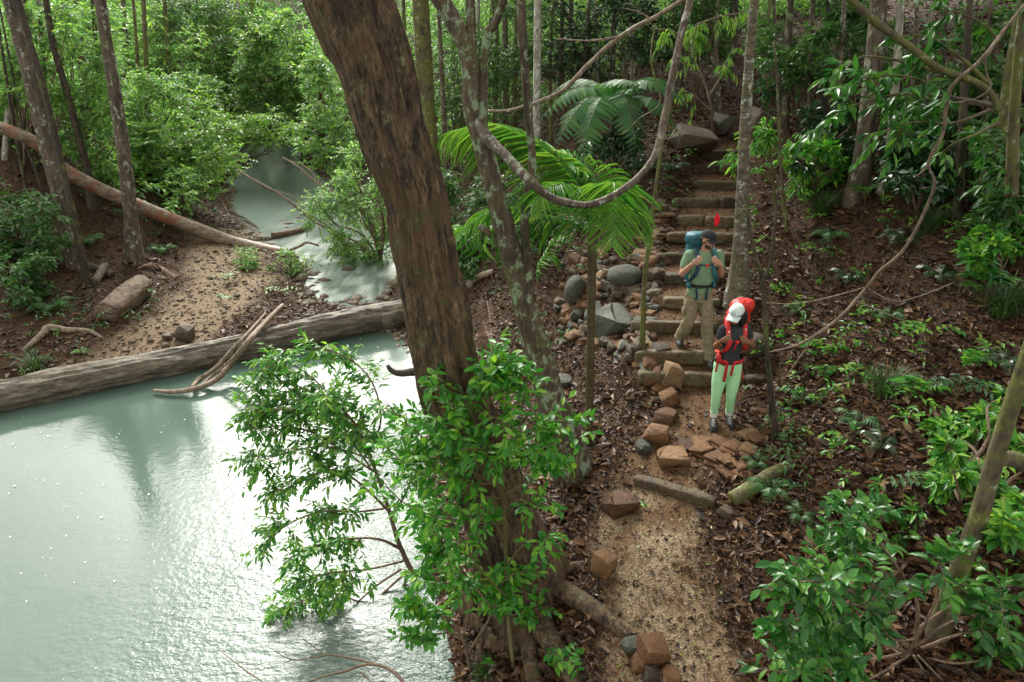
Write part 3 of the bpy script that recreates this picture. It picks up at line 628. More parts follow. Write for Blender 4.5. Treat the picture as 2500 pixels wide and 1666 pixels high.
# ------------------------------------------------------------------ trees: trunks
def px_trunk(pts, lean=0.0, Y=None, zb=None):
    if Y is None: b = G(pts[0][0], pts[0][1]); Y, zb = b[1], b[2]
    P = np.array([PY(u, v, Y, lean, zb) for u, v, w in pts]); r = np.array([w / 2 * depth(p) / FPX for (u, v, w), p in zip(pts, P)])
    return P, r, Y, zb
TOPS = []
def tree(name, label, pts, mat, cat='tree', top=None, seg=12, lean=0.0, flare=1.5, group=None, ridge=.07, rough=.05, Y=None, zb=None, limbs=(), base_drop=.25, bark=0.0, crown=True):
    P, r, Y, zb = px_trunk(pts, lean, Y, zb)
    if top and P[-1][2] < top:                      # the trunk goes on above the picture
        d = P[-1] - P[-2]; d = unit(d); d = unit(d * .6 + np.array([0, 0, .5])); k = (top - P[-1][2]) / d[2]
        d0 = unit(P[-1] - P[-2]); gap = np.linalg.norm(P[-1] - P[-2]); m = max(3, int(k / gap)); q = [P[-1]]
        for i in range(m): q.append(q[-1] + unit(d0 * (1 - i / m) + d * (i / m)) * k / m)
        P = np.vstack([P, q[1:]]); r = np.concatenate([r, r[-1] * np.linspace(1, .4, m + 1)[1:]])
    P = np.vstack([P[0] - np.array([0, 0, base_drop]), P]); r = np.concatenate([[r[0] * flare], r]); r[1] *= 1 + (flare - 1) * .35
    n = max(14, int(np.linalg.norm(np.diff(P, axis=0), axis=1).sum() / .14)); S = spline(np.column_stack([P, r]), min(n, 90) if not bark else 260)
    t = thing(name, label, cat, (P[1][0], P[1][1], zb), group)
    if top and crown: TOPS.append((t, P[-1].copy()))
    MB().add(*tube(S[:, :3], S[:, 3], seg, rough, 3, ridge=ridge, seed=RNG.uniform(0, 50), bark=bark)).build('trunk', mat, t, True)
    for lp in limbs:
        Q, rr, _, _ = px_trunk(lp, lean, Y, zb)
        if lp[-1][1] <= 2: d = unit(Q[-1] - Q[-2]); Q = np.vstack([Q, Q[-1] + (d + np.array([0, 0, .5])) * 1.6]); rr = np.append(rr, rr[-1] * .5)
        S2 = spline(np.column_stack([Q, rr]), 30); MB().add(*tube(S2[:, :3], S2[:, 3], 10, rough, 3, ridge=ridge)).build('limb', mat, t, True)
    return t, S[:, :3], S[:, 3]
BIG, BIGP, BIGR = tree('big_leaning_tree', 'massive rough brown trunk leaning left in the middle foreground', [(1285,1440,215),(1235,1300,180),(1180,1150,168),(1130,1020,160),(1095,920,156),(1068,765,152),(1041,637,150),(1012,478,146),(956,319,166),(916,159,182),(853,0,200)], B_MAIN, top=12, seg=150, lean=-.06, flare=1.45, ridge=.09, rough=.05, bark=.13)
mb = MB()
for pts in ([(1290,1400,70,-.02),(1370,1440,52,-.02),(1450,1490,44,-.02),(1540,1560,26,-.05)], [(1290,1440,80,-.02),(1330,1540,58,-.02),(1390,1640,44,-.03),(1420,1720,36,-.03)], [(1270,1440,70,-.02),(1290,1560,50,-.03),(1310,1700,40,-.03)], [(1240,1430,60,-.03),(1190,1540,40,-.05),(1170,1640,26,-.06)], [(1330,1400,60,-.02),(1390,1390,36,-.05),(1440,1375,20,-.06)]):
    Q, rr = px_path(pts, 22); mb.add(*tube(Q, rr, 14, .16, 3, ridge=.15, seed=pts[0][0]))
mb.build('root', B_MAIN, BIG, True)
_bi = int(np.argmin(np.abs(np.array([pix(p)[1] for p in BIGP]) - 905))); _by = BIGP[_bi][1]
Q, rr, _, _ = px_trunk([(1040,905,24),(1005,908,18),(975,912,14),(955,905,12),(946,892,10)], 0, _by, 1); MB().add(*tube(spline(Q, 8), np.interp(np.arange(8), [0, 7], [rr[0], rr[-1]]), 8, .2)).build('broken_stub', B_DARK, BIG, True)
V, F = ico(3); c = PY(1030, 875, _by); V = V * np.array([.075, .13, .22]); V = V * (1 + .35 * fbm(V[:, 0] * 12, V[:, 1] * 12, V[:, 2] * 9, 3))[:, None]
MB().add(V + c, F).build('moss_burl', B_MOSS, BIG, True)

tree('forked_lichen_tree', 'forked tree blotched with pale green lichen right of the big trunk', [(1400,1150,100),(1355,1010,76),(1315,870,66),(1275,725,58),(1238,580,54),(1205,460,50),(1175,340,48),(1152,260,46),(1148,150,44),(1112,60,42),(1075,0,42)], B_LICH, top=10, seg=28, flare=1.35,
     limbs=([(1150,160,30),(1150,60,24),(1148,0,24)], [(1294,760,36),(1286,640,24),(1281,540,22),(1290,460,24),(1300,400,20),(1290,280,20),(1278,120,22),(1272,0,24)], [(1178,345,30),(1180,200,22),(1192,80,20),(1230,0,20)], [(1235,610,22),(1200,575,17),(1170,552,15)]))
tree('mossy_straight_tree', 'straight mossy trunk standing directly behind the big leaning trunk', [(1075,600,44),(1060,450,40),(1047,300,38),(1035,150,40),(1026,0,40)], B_MOSS, top=13, seg=18)
tree('pale_banded_tree', 'slim pale banded trunk with mossy foot beside the stair', [(1800,738,56),(1806,640,42),(1813,500,34),(1820,300,27),(1833,100,23),(1842,0,22)], B_BAND, top=12, seg=18, flare=1.7)
tree('thin_dark_sapling', 'thin dark crooked sapling stem just right of the woman', [(1892,1075,17),(1882,960,15),(1872,840,13),(1862,690,11),(1840,610,9),(1826,530,7),(1818,470,5)], B_DARK, 'sapling', seg=8, limbs=([(1862,690,8),(1882,640,7),(1892,560,5),(1900,430,4)],))
tree('wall_sapling', 'thin mossy sapling growing from the middle of the dry stone wall', [(1567,866,15),(1570,780,13),(1574,680,12),(1585,590,11),(1600,470,9),(1618,330,7),(1640,180,5)], B_MOSS, 'sapling', seg=8)
tree('leaning_mossy_tree', 'mossy trunk leaning out at the lower right with a broken limb', [(2285,1560,46),(2330,1425,44),(2390,1262,42),(2440,1085,40),(2500,900,38),(2560,720,36)], B_MOSS, top=9, seg=18, limbs=([(2425,1130,30),(2470,1120,38),(2530,1150,40)],))
tree('dark_footed_tree', 'stout tree with dark wet foot and pale upper trunk on the right slope', [(2090,482,50),(2108,380,44),(2122,260,42),(2135,130,40),(2146,0,38)], B_GREY, top=13, seg=18)
tree('pale_slim_tree', 'slim smooth pale trunk just right of the stout dark-footed tree', [(2150,470,20),(2168,380,19),(2178,300,19),(2188,180,18),(2196,60,17)], B_PALE, top=11)
tree('mossy_edge_tree', 'thick mossy trunk at the upper right edge', [(2440,500,34),(2452,330,34),(2470,180,34),(2500,20,34)], B_MOSS, top=12, seg=14)
tree('right_dark_tree', 'dark slim trunk between the pale slim tree and the right edge', [(2338,530,22),(2345,400,20),(2352,260,18),(2362,100,16)], B_DARK, top=11)
tree('lichen_leaning_tree', 'thick lichen-spotted trunk leaning left, crossed by the fallen trunk', [(188,652,42),(168,560,38),(140,450,36),(108,330,36),(75,190,34),(35,40,32),(25,0,31)], B_GREY, top=13, seg=16)
tree('thin_black_tree', 'thin blackish trunk hugging the lichen-spotted leaning trunk', [(212,690,20),(198,610,18),(182,540,17),(150,400,16),(110,230,16),(70,90,15),(45,0,15)], B_DARK, top=11, seg=10)
tree('vine_hung_tree', 'straight spotted trunk on the left bank rising right behind the fallen trunk', [(328,640,42),(320,540,34),(310,440,32),(296,330,31),(280,220,29),(258,90,27),(245,0,26)], B_GREY, top=13, seg=16, flare=1.6)
tree('left_slim_dark_tree', 'slim dark trunk between the two spotted left bank trunks', [(230,510,26),(218,430,18),(196,350,17),(165,230,16),(130,110,15),(112,0,15)], B_DARK, top=12, seg=10)
BT = [  # further trees: label, trunk pixels, bark
 ('pale speckled slim trunk above the left shore, far behind the shrubs', [(448,232,11),(441,150,11),(432,60,10),(428,0,10)], B_PALE),
 ('thick blackish trunk left of the far pale speckled trunk', [(404,205,22),(400,110,22),(392,0,22)], B_DARK),
 ('slender brown trunk left of the thick blackish far trunk', [(392,188,9),(386,110,9),(380,0,9)], B_GREY),
 ('dark trunk leaning left, right of the far pale speckled trunk', [(482,118,18),(468,50,18),(455,0,18)], B_DARK),
 ('straight grey trunk seen over the bright shrubs left of the big tree', [(716,150,15),(712,70,14),(708,0,14)], B_PALE),
 ('slim spotted trunk right of the vine-hung straight trunk', [(318,275,12),(310,150,11),(300,0,11)], B_GREY),
 ('slanting pinkish pale trunk in the upper left corner', [(140,250,14),(120,110,13),(100,0,13)], B_PALE),
 ('dark thin trunk at the left edge beneath the fallen trunk', [(70,490,9),(52,400,8),(38,330,7),(20,220,7),(5,120,6)], B_DARK),
 ('second thin dark stem beneath the raised end of the fallen trunk', [(112,500,7),(85,410,6),(62,345,6),(40,230,5)], B_DARK),
 ('slim trunk half hidden by leaves left of the vine-hung trunk', [(215,330,20),(205,200,19),(188,60,18),(182,0,18)], B_GREY),
 ('pale green straight trunk behind the palm crown', [(1308,500,21),(1311,300,20),(1312,120,19),(1313,0,19)], B_PALE),
 ('reddish brown trunk behind the upper limbs of the forked tree', [(1236,330,16),(1234,150,15),(1232,0,15)], B_GREY),
 ('rotten red brown stump between the mossy straight trunk and the forked tree', [(1122,340,34),(1118,270,32),(1110,190,30),(1102,175,20)], B_ROT),
 ('thin grey stem left of the forked lichen tree', [(1092,470,12),(1084,300,12),(1076,130,11),(1070,0,10)], B_GREY),
 ('dark slanting trunk crossing the hillside above the tree fern', [(1476,205,15),(1430,110,14),(1385,40,13),(1350,0,13)], B_DARK),
 ('slim grey trunk just above the left end of the tree fern', [(1398,200,13),(1396,90,12),(1394,0,12)], B_GREY),
 ('pale brown trunk rising above the middle of the tree fern', [(1494,230,14),(1497,100,13),(1500,0,13)], B_GREY),
 ('pale stem just right of the trunk above the middle of the tree fern', [(1545,215,12),(1543,100,11),(1540,0,11)], B_PALE),
 ('broad black trunk at the top between the liana and the pale banded tree', [(1722,120,38),(1724,60,37),(1728,0,36)], B_DARK),
 ('dark brown trunk at the top just left of the pale banded tree', [(1786,150,24),(1790,70,23),(1792,0,23)], B_DARK),
 ('brown slender trunk close to the right of the pale banded tree', [(1902,250,10),(1900,160,10),(1893,60,9)], B_GREY),
 ('greenish trunk rising behind the boulder at the stair head', [(1915,320,19),(1920,180,18),(1928,40,17),(1930,0,17)], B_LICH),
 ('dark brown trunk at the top right of the greenish trunk', [(2068,70,26),(2065,30,25),(2062,0,25)], B_DARK),
 ('slender dark trunk at the top right above the glossy drooping leaves', [(2205,80,12),(2202,40,12),(2198,0,12)], B_DARK),
 ('thin trunk leaning at the top centre behind the forked limbs', [(1180,210,12),(1195,90,12),(1205,0,12)], B_GREY),
 ('thin brown trunk above the pale flat boulder', [(1640,200,11),(1645,100,10),(1648,0,10)], B_GREY)]
for lab, pts, mat in BT:
    tree('forest_tree', lab, pts, mat, top=10 if 'stump' not in lab else None, seg=9, group='trees of the forest behind', flare=1.3)

SL = [('in the upper left foliage', [(12,330,40),(52,300,75),(88,360,60),(128,330,95),(165,300,150),(248,380,225),(268,330,250),(345,300,325),(362,340,350),(418,270,402),(520,215,505),(560,200,548),(640,200,632),(668,210,662)]),
      ('between the big trunk and the tree fern', [(1000,330,985),(1108,330,1100),(1165,300,1168),(1205,330,1212),(1262,310,1262),(1345,290,1350),(1362,260,1372),(1428,240,1440),(1458,210,1452)]),
      ('in the upper right above the slope', [(1660,220,1668),(1755,210,1752),(1870,230,1880),(1975,260,1985),(2010,240,2022),(2052,300,2062),(2228,300,2240),(2262,260,2272),(2298,330,2312),(2400,300,2420)])]
NTH = ['first', 'second', 'third', 'fourth', 'fifth', 'sixth', 'seventh', 'eighth', 'ninth', 'tenth', 'eleventh', 'twelfth', 'thirteenth', 'fourteenth']
for where, L_ in SL:
    for i, (u0, v0, u1) in enumerate(sorted(L_)):
        w = RNG.uniform(7, 13); m_ = (u0 + u1) / 2 + RNG.uniform(-8, 8)
        tree('slender_tree', 'slender stem %s, %s from the left' % (where, NTH[i]), [(u0, v0 + 60, w * 1.1), (m_, v0 / 2 + 30, w), (u1, 0, w * .85)], [B_DARK, B_GREY, B_PALE, B_MOSS][RNG.integers(4)], top=9, seg=7, flare=1.2, group='slender stems in the background', crown=False)
# ------------------------------------------------------------------ lianas and hanging branches
def liana(name, label, pts, mat, cat, seg=8, branches=(), Y=9.0, ys=None):
    ys = ys if ys is not None else [Y] * len(pts)
    P = np.array([PY(u, v, y) for (u, v, w), y in zip(pts, ys)]); r = np.array([w / 2 * depth(p) / FPX for (u, v, w), p in zip(pts, P)])
    S = spline(np.column_stack([P, r]), max(24, 8 * len(pts))); t = thing(name, label, cat, P[0])
    q = np.linspace(0, 1, len(S)) * np.linalg.norm(np.diff(S[:, :3], axis=0), axis=1).sum(); am = np.minimum(.035, S[:, 3] * 1.1)[:, None]; S[:, :3] += am * np.stack([fbm(q * 2.2 + 7 * i, q * 0 + P[0][0], q * 0 + 3, 3) for i in range(3)], -1)
    S[:, 3] *= 1 + .3 * np.clip(fbm(q * 4, q * 0 + 9, q * 0 + P[0][2], 2), -.5, 1)
    MB().add(*tube(S[:, :3], S[:, 3], seg, .25, 5)).build('stem', mat, t, True)
    for bp in branches:
        y = np.interp(bp[0][0], *zip(*sorted((p[0], yy) for p, yy in zip(pts, ys)))); Q = np.array([PY(u, v, y) for u, v, w in bp]); rr = [w / 2 * depth(q) / FPX for (u, v, w), q in zip(bp, Q)]
        S = spline(np.column_stack([Q, rr]), 14); MB().add(*tube(S[:, :3], S[:, 3], 6, .1, 4)).build('twig', mat, t, True)
    return t
FKY = G(1400, 1150)[1]
liana('looping_liana', 'thick liana looping in a low swag from the forked tree across the palm', [(1165,300,26),(1200,350,26),(1280,430,23),(1345,480,20),(1400,503,18),(1455,497,18),(1530,455,20),(1590,395,20),(1615,330,22),(1632,250,19),(1655,120,18),(1685,0,18),(1695,-60,18)], B_GREY, 'liana', 12, ys=[FKY - .05, FKY - .25, FKY - .7, 6.75, 6.65, 6.62, 6.68, 6.8, 6.9, 7.0, 7.1, 7.2, 7.2])
liana('thin_slanting_branch', 'thin pale bare branch slanting up behind the liana loop over the fern', [(1170,272,7),(1240,272,8),(1310,250,9),(1380,215,10),(1440,155,11),(1520,85,12),(1600,40,12),(1680,-10,12)], B_DEAD, 'branch', 7, ys=[FKY + .6] * 8, branches=([(1520,88,6),(1440,100,5),(1360,95,4)], [(1590,48,5),(1560,30,4),(1520,20,3)]))
liana('hanging_grey_vine', 'long pale dead vine hanging down the right side in a crooked curve', [(2500,10,7.0),(2440,90,7.8),(2392,150,9.4),(2330,205,9.4),(2312,260,8.6),(2300,330,8.6),(2265,400,7.8),(2280,450,7.8),(2255,520,7.8),(2205,610,7.8),(2150,660,7.8),(2110,710,7.8),(2060,765,7.0),(1995,815,6.2),(1940,845,4.7),(1880,860,3.9)], B_DEAD, 'vine', 8, ys=[6.8,6.8,6.8,6.9,7,7.1,7.2,7.3,7.5,7.7,7.9,8.1,8.2,8.3,8.4,8.5],
      branches=([(2405,135,3.9),(2408,180,3.9),(2420,210,3.9),(2395,235,3.1),(2340,250,3.1),(2300,245,2.3)], [(2265,402,3.9),(2245,425,3.1),(2232,430,2.3)], [(2120,700,3.1),(2010,730,3.1),(1940,742,2.3),(1870,740,2.3)], [(2118,705,3.9),(2180,735,3.1),(2240,725,2.3),(2330,690,2.3)], [(2090,735,3.9),(2150,760,3.1),(2210,785,3.1),(2250,785,2.3)], [(1990,818,3.9),(1935,900,4.7),(1915,930,4.7),(1918,970,4.7),(1945,990,3.9),(1975,1005,3.1)]))
liana('mossy_slanting_limb', 'mossy brown limb slanting down from the top edge into the glossy leaves', [(2050,-20,16),(2090,10,18),(2160,70,18),(2230,125,18),(2290,165,17),(2350,185,16),(2410,225,16),(2440,270,14)], B_MOSS, 'branch', 9, Y=7.0)

tw = thing('bottom_twig', 'bare twiggy branch reaching over the water at the bottom edge', 'branch', PZ(1000, 1700, .25)); mb = MB()
for pts in ([(1010,1700,12),(960,1640,9),(900,1622,7),(840,1640,6),(780,1655,5),(700,1690,4)], [(930,1625,6),(870,1610,5),(800,1600,4),(720,1612,3),(670,1590,2)], [(880,1640,5),(905,1665,4),(930,1690,3)], [(800,1602,3),(760,1575,2),(740,1560,2)]):
    Q = np.array([PZ(u, v, .30) for u, v, w in pts]); rr = [w / 2 * depth(q) / FPX for (u, v, w), q in zip(pts, Q)]; S = spline(np.column_stack([Q, rr]), 16); mb.add(*tube(S[:, :3], S[:, 3], 6, .1, 5))
mb.build('stem', B_TWIG, tw, True)
tw = thing('bottom_twig', 'single thin bare twig over the water at the bottom edge, left of the twiggy branch', 'branch', PZ(690, 1700, .3))
Q = np.array([PZ(u, v, .30) for u, v in [(540,1590),(590,1630),(640,1665),(690,1700)]]); MB().add(*tube(spline(Q, 14), np.linspace(.004, .01, 14), 6, .1, 5)).build('twig', B_TWIG, tw, True)
SY_ = 21.0
for lab, pts in (('bare slanting stem over the upstream water, the longer of two', [(905,650,9),(840,590,9),(760,535,8),(690,480,7),(620,440,5),(575,415,4)]), ('bare slanting stem over the upstream water, the upper of two', [(900,560,8),(850,500,7),(790,460,6),(730,410,5),(690,385,4)])):
    liana('leaning_bare_branch', lab, pts, B_DEAD, 'branch', 6, Y=SY_, branches=([(pts[2][0], pts[2][1], 4), (pts[2][0] - 40, pts[2][1] - 50, 3), (pts[2][0] - 90, pts[2][1] - 70, 2)],))
for lab, pts, y_ in (('thin bare stem rising from the seedlings in the middle of the right slope', [(2215,935,5),(2212,850,5),(2225,760,4),(2190,650,4),(2160,560,3)], 9.6), ('thin twig leaning over the litter right of the thin dark sapling', [(2020,880,4),(2012,800,4),(2022,700,3),(2008,600,3)], 9.8), ('crooked thin stem beside the right dark slim trunk', [(2290,600,6),(2310,480,6),(2330,360,5),(2320,240,4)], 10.5), ('thin bent stem left of the stout dark-footed tree', [(1985,470,6),(1995,380,6),(2030,300,5),(2080,240,4)], 13.5), ('thin mossy stem climbing beside the stairside sapling', [(1925,620,8),(1915,500,8),(1905,380,7),(1900,240,6),(1890,100,5)], 11.5), ('dark bent stem low over the slope below the grass tussocks', [(1945,560,9),(1975,600,10),(2020,622,10),(2080,625,9),(2140,640,7)], 11.2), ('thin drooping vine in front of the tree fern', [(1600,60,4),(1590,150,4),(1612,250,4),(1560,290,3),(1520,330,3)], 11.0), ('thin stem crossing behind the palm crown', [(1085,620,10),(1078,560,9),(1082,470,8),(1060,400,7),(1055,330,6)], 12.0)):
    liana('slender_vine', lab, pts, B_DARK if 'dark' in lab else B_MOSS, 'vine', 6, Y=y_)
# ------------------------------------------------------------------ foliage
L_FRONT = leaf_mat('bright_broad_leaf', [(0.034, 0.203, 0.025), (0.068, 0.304, 0.032), (0.116, 0.405, 0.042), (0.288, 0.549, 0.056)], .3, .5)
L_FINE = leaf_mat('fine_green_leaf', [(0.037, 0.183, 0.033), (0.070, 0.281, 0.041), (0.143, 0.402, 0.054), (0.354, 0.585, 0.084)], .36, .48)
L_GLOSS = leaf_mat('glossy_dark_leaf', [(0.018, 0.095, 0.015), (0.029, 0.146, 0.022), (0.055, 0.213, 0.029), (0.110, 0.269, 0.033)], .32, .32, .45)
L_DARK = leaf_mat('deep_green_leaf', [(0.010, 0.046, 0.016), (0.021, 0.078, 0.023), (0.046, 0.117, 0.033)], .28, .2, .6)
L_PALE = leaf_mat('hazy_pale_green_leaf', [(0.095, 0.266, 0.091), (0.168, 0.375, 0.119), (0.252, 0.486, 0.129), (0.399, 0.639, 0.148)], .42, .5)  # pale green; its extra paleness stands in for thin haze at upper left
L_LIME = leaf_mat('lime_green_leaf', [(0.089, 0.258, 0.052), (0.159, 0.367, 0.075), (0.249, 0.477, 0.081), (0.355, 0.570, 0.089)], .42, .5)
L_MID = leaf_mat('mid_green_leaf', [(0.035, 0.122, 0.037), (0.070, 0.184, 0.051), (0.122, 0.262, 0.064)], .4, .45)
L_CANOPY = leaf_mat('canopy_leaf', [(.02, .07, .02), (.045, .11, .028), (.08, .15, .035)], .45, .45)
L_PALM = leaf_mat('palm_green', [(.05, .23, .03), (.11, .31, .04), (.24, .42, .06)], .28, .45, .5)
L_FERN = leaf_mat('fern_green', [(.03, .13, .036), (.05, .18, .045), (.085, .23, .055)], .5, .35)
L_GRASS = leaf_mat('grass_green', [(0.033, 0.091, 0.026), (0.065, 0.143, 0.039), (0.117, 0.195, 0.058)], .45, .3)
L_DRY = leaf_mat('dry_frond_brown', [(.09, .04, .025), (.18, .085, .05), (.27, .16, .10)], .5, .15)
L_LITTER = leaf_mat('wet_leaf_litter', [(0.013, 0.006, 0.005), (0.029, 0.012, 0.007), (0.054, 0.021, 0.009), (0.092, 0.037, 0.016), (0.145, 0.068, 0.029), (0.049, 0.016, 0.007), (0.214, 0.121, 0.065), (0.024, 0.010, 0.006)], .48, .08, .3)
L_FALLEN = leaf_mat('fallen_green_leaf', [(.07, .16, .035), (.20, .25, .045), (.30, .24, .04), (.14, .22, .09)], .35, .2)
def sticks(A, B, r0, r1=None):
    A = np.asarray(A, float); B = np.asarray(B, float); n = len(A); r1 = r0 if r1 is None else r1
    d = unit(B - A); s = unit(np.cross(d, [.3, .5, .81])); w = np.cross(d, s); a = np.arange(3) * 2.0944
    off = s[:, None] * np.cos(a)[None, :, None] + w[:, None] * np.sin(a)[None, :, None]
    V = np.concatenate([A[:, None] + off * np.reshape(r0, (-1, 1, 1)), B[:, None] + off * np.reshape(r1, (-1, 1, 1))], 1).reshape(-1, 3)
    f = np.array([[0,1,4,3],[1,2,5,4],[2,0,3,5]]); return V, [(f[None] + (np.arange(n) * 6)[:, None, None]).reshape(-1, 4)]
def sprays(C, Rad, ntw, nl, droop=.25, flat=.7, up=.15):
    C = np.repeat(np.asarray(C, float), ntw, 0); Rr = np.repeat(np.asarray(Rad, float), ntw); n = len(C)
    d = unit(RNG.normal(size=(n, 3)) * [1, 1, flat] + [0, 0, up]); st_ = C + d * Rr[:, None] * RNG.uniform(0, .35, (n, 1)); ln = Rr * RNG.uniform(.5, .95, n)
    en = st_ + d * ln[:, None]; en[:, 2] -= droop * ln
    t = np.tile(np.linspace(.15, 1, nl), (n, 1)) + RNG.uniform(-.06, .06, (n, nl))
    pos = st_[:, None] + (en - st_)[:, None] * t[:, :, None]
    side = unit(np.cross(d, [0, 0, 1])); sg = np.where(np.arange(nl) % 2, 1, -1)[None, :, None] * (1 - .8 * (t[:, :, None] > .95))
    ld = d[:, None] * .6 + side[:, None] * sg * .8 + RNG.normal(0, .3, (n, nl, 3)) - np.array([0, 0, .28])
    nr = np.array([0, 0, 1.0]) + RNG.normal(0, .38, (n, nl, 3))
    return pos.reshape(-1, 3), ld.reshape(-1, 3), nr.reshape(-1, 3), st_, en
def split_leaves(root, pos, d, nr, L, W, mat, nobj, near_T=TB):
    """the leaves that show largest are objects of their own, the rest one part"""
    n = len(pos); L = np.broadcast_to(L, (n,)); W = np.broadcast_to(W, (n,))
    if nobj:
        px = np.array([pix(p) for p in pos]); dp = pos[:, 1] * CO - (pos[:, 2] - CAM_Z) * SI
        ok = (px[:, 0] > 0) & (px[:, 0] < PW) & (px[:, 1] > 0) & (px[:, 1] < PH)
        sc = np.where(ok, L / dp, -1) + RNG.uniform(0, 1e-4, n); order = np.argsort(-sc); a = order[:nobj]; b = order[nobj:]
        leaf_objects(pos[a], d[a], nr[a], L[a], W[a], mat, root)
    else: b = np.arange(n)
    if len(b): tag(leaves_obj('foliage', pos[b], d[b], nr[b], L[b], W[b], mat, root, near_T if nobj else TA), kind='stuff')
def stems_to(root, base, C, r0, mat, twigs=None, tw=.004, wob=.12):
    mb = MB(); base = np.asarray(base, float); hub = base * .45 + np.mean(C, 0) * .55
    idx = RNG.permutation(len(C))[:14]
    for i in idx:
        c = C[i]; m1 = base + (c - base) * .35 + np.array([0, 0, .12 * abs(c[2] - base[2])]) + RNG.normal(0, wob, 3) * .5; m2 = base + (c - base) * .7 + RNG.normal(0, wob, 3)
        S = spline(np.array([base, m1, m2, c]), 12); mb.add(*tube(S, np.linspace(r0, r0 * .25, 12), 6))
    mb.build('stem', mat, root, True)
    if twigs is not None: tag(MB().add(*sticks(twigs[0], twigs[1], tw, tw * .5)).build('twigs', mat, root, True), kind='stuff')
def shrub(name, label, base_px, clumps, leaf, L, W, ntw=10, nl=9, nobj=0, r0=.02, stem=None, cat='shrub', droop=.25, Y=None, group=None, flat=.7, base=None):
    b = G(*base_px) if base is None else np.asarray(base, float); Y = b[1] if Y is None else Y
    if not nobj: ntw = int(ntw * 1.7); L = L * 1.2; W = W * 1.3
    C = np.array([PY(c[0], c[1], Y + c[2]) for c in clumps]); C[:, 2] = np.maximum(C[:, 2], np.maximum(H(C[:, 0], C[:, 1]), 0) + .1); Rr = np.array([c[3] * depth(p) / FPX for c, p in zip(clumps, C)])
    root = thing(name, label, cat, b, group); pos, d, nr, s, e = sprays(C, Rr, ntw, nl, droop, flat)
    stems_to(root, b, C, r0, stem or B_TWIG, (s, e), max(.003, r0 * .18))
    n = len(pos); split_leaves(root, pos, d, nr, L * RNG.uniform(.6, 1.25, n), W * RNG.uniform(.7, 1.2, n), leaf, nobj); return root
def fill(u0, v0, u1, v1, n, r, yj=1.0, seed=None, mask=None):
    """n clumps spread over a photo region, in depth too"""
    out = []
    while len(out) < n:
        u = RNG.uniform(u0, u1); v = RNG.uniform(v0, v1)
        if mask and not mask(u, v): continue
        out.append((u, v, RNG.uniform(-yj, yj), r * RNG.uniform(.7, 1.3)))
    return out
ell = lambda cu, cv, ru, rv: (lambda u, v: ((u - cu) / ru) ** 2 + ((v - cv) / rv) ** 2 < 1)

# --- far bank and background
shrub('creek_shrub', 'big pale green shrub spreading over the left shore of the creek', (430,480), fill(310,250,630,480,46,42,1.6,mask=ell(445,365,145,115)), L_LIME, .13, .06, 12, 9, r0=.05, cat='shrub', flat=.45)
shrub('creek_shrub', 'leafy lime branch reaching right over the far water', (540,450), fill(500,270,760,440,26,36,1.2,mask=ell(610,310,120,52)), L_LIME, .13, .06, 11, 9, r0=.04, flat=.4)
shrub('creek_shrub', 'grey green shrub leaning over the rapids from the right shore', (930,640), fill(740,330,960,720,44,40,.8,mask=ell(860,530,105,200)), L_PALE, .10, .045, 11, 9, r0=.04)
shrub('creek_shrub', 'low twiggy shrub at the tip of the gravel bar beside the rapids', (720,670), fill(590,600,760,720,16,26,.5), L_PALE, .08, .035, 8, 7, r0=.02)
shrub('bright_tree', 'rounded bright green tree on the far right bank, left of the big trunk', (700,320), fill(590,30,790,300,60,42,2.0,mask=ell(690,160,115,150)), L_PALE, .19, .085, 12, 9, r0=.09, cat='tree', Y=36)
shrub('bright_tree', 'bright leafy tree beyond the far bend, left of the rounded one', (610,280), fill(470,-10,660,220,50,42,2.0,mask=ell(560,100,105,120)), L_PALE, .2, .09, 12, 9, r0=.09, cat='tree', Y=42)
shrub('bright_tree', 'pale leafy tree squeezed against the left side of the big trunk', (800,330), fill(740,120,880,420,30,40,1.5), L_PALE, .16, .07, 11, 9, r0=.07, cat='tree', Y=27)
for lab, bp, reg, nn, rr, lf in [
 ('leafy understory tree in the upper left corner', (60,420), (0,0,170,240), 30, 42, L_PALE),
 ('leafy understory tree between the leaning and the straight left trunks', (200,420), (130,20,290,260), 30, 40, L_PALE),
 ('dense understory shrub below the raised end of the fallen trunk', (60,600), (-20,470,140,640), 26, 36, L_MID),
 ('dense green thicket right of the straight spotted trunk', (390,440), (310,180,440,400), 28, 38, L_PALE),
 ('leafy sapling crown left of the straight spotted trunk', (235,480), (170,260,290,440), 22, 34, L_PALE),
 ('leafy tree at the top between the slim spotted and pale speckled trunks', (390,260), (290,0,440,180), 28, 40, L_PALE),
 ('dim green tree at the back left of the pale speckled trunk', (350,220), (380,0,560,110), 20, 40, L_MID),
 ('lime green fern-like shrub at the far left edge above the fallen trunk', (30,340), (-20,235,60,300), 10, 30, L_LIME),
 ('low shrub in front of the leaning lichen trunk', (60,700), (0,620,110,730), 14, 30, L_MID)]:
    shrub('understory_tree' if 'shrub' not in lab and 'thicket' not in lab else 'understory_shrub', lab, bp, fill(*reg, nn, rr, 1.3), lf, .13, .055, 10, 8, r0=.03, cat='tree' if 'tree' in lab else 'shrub')
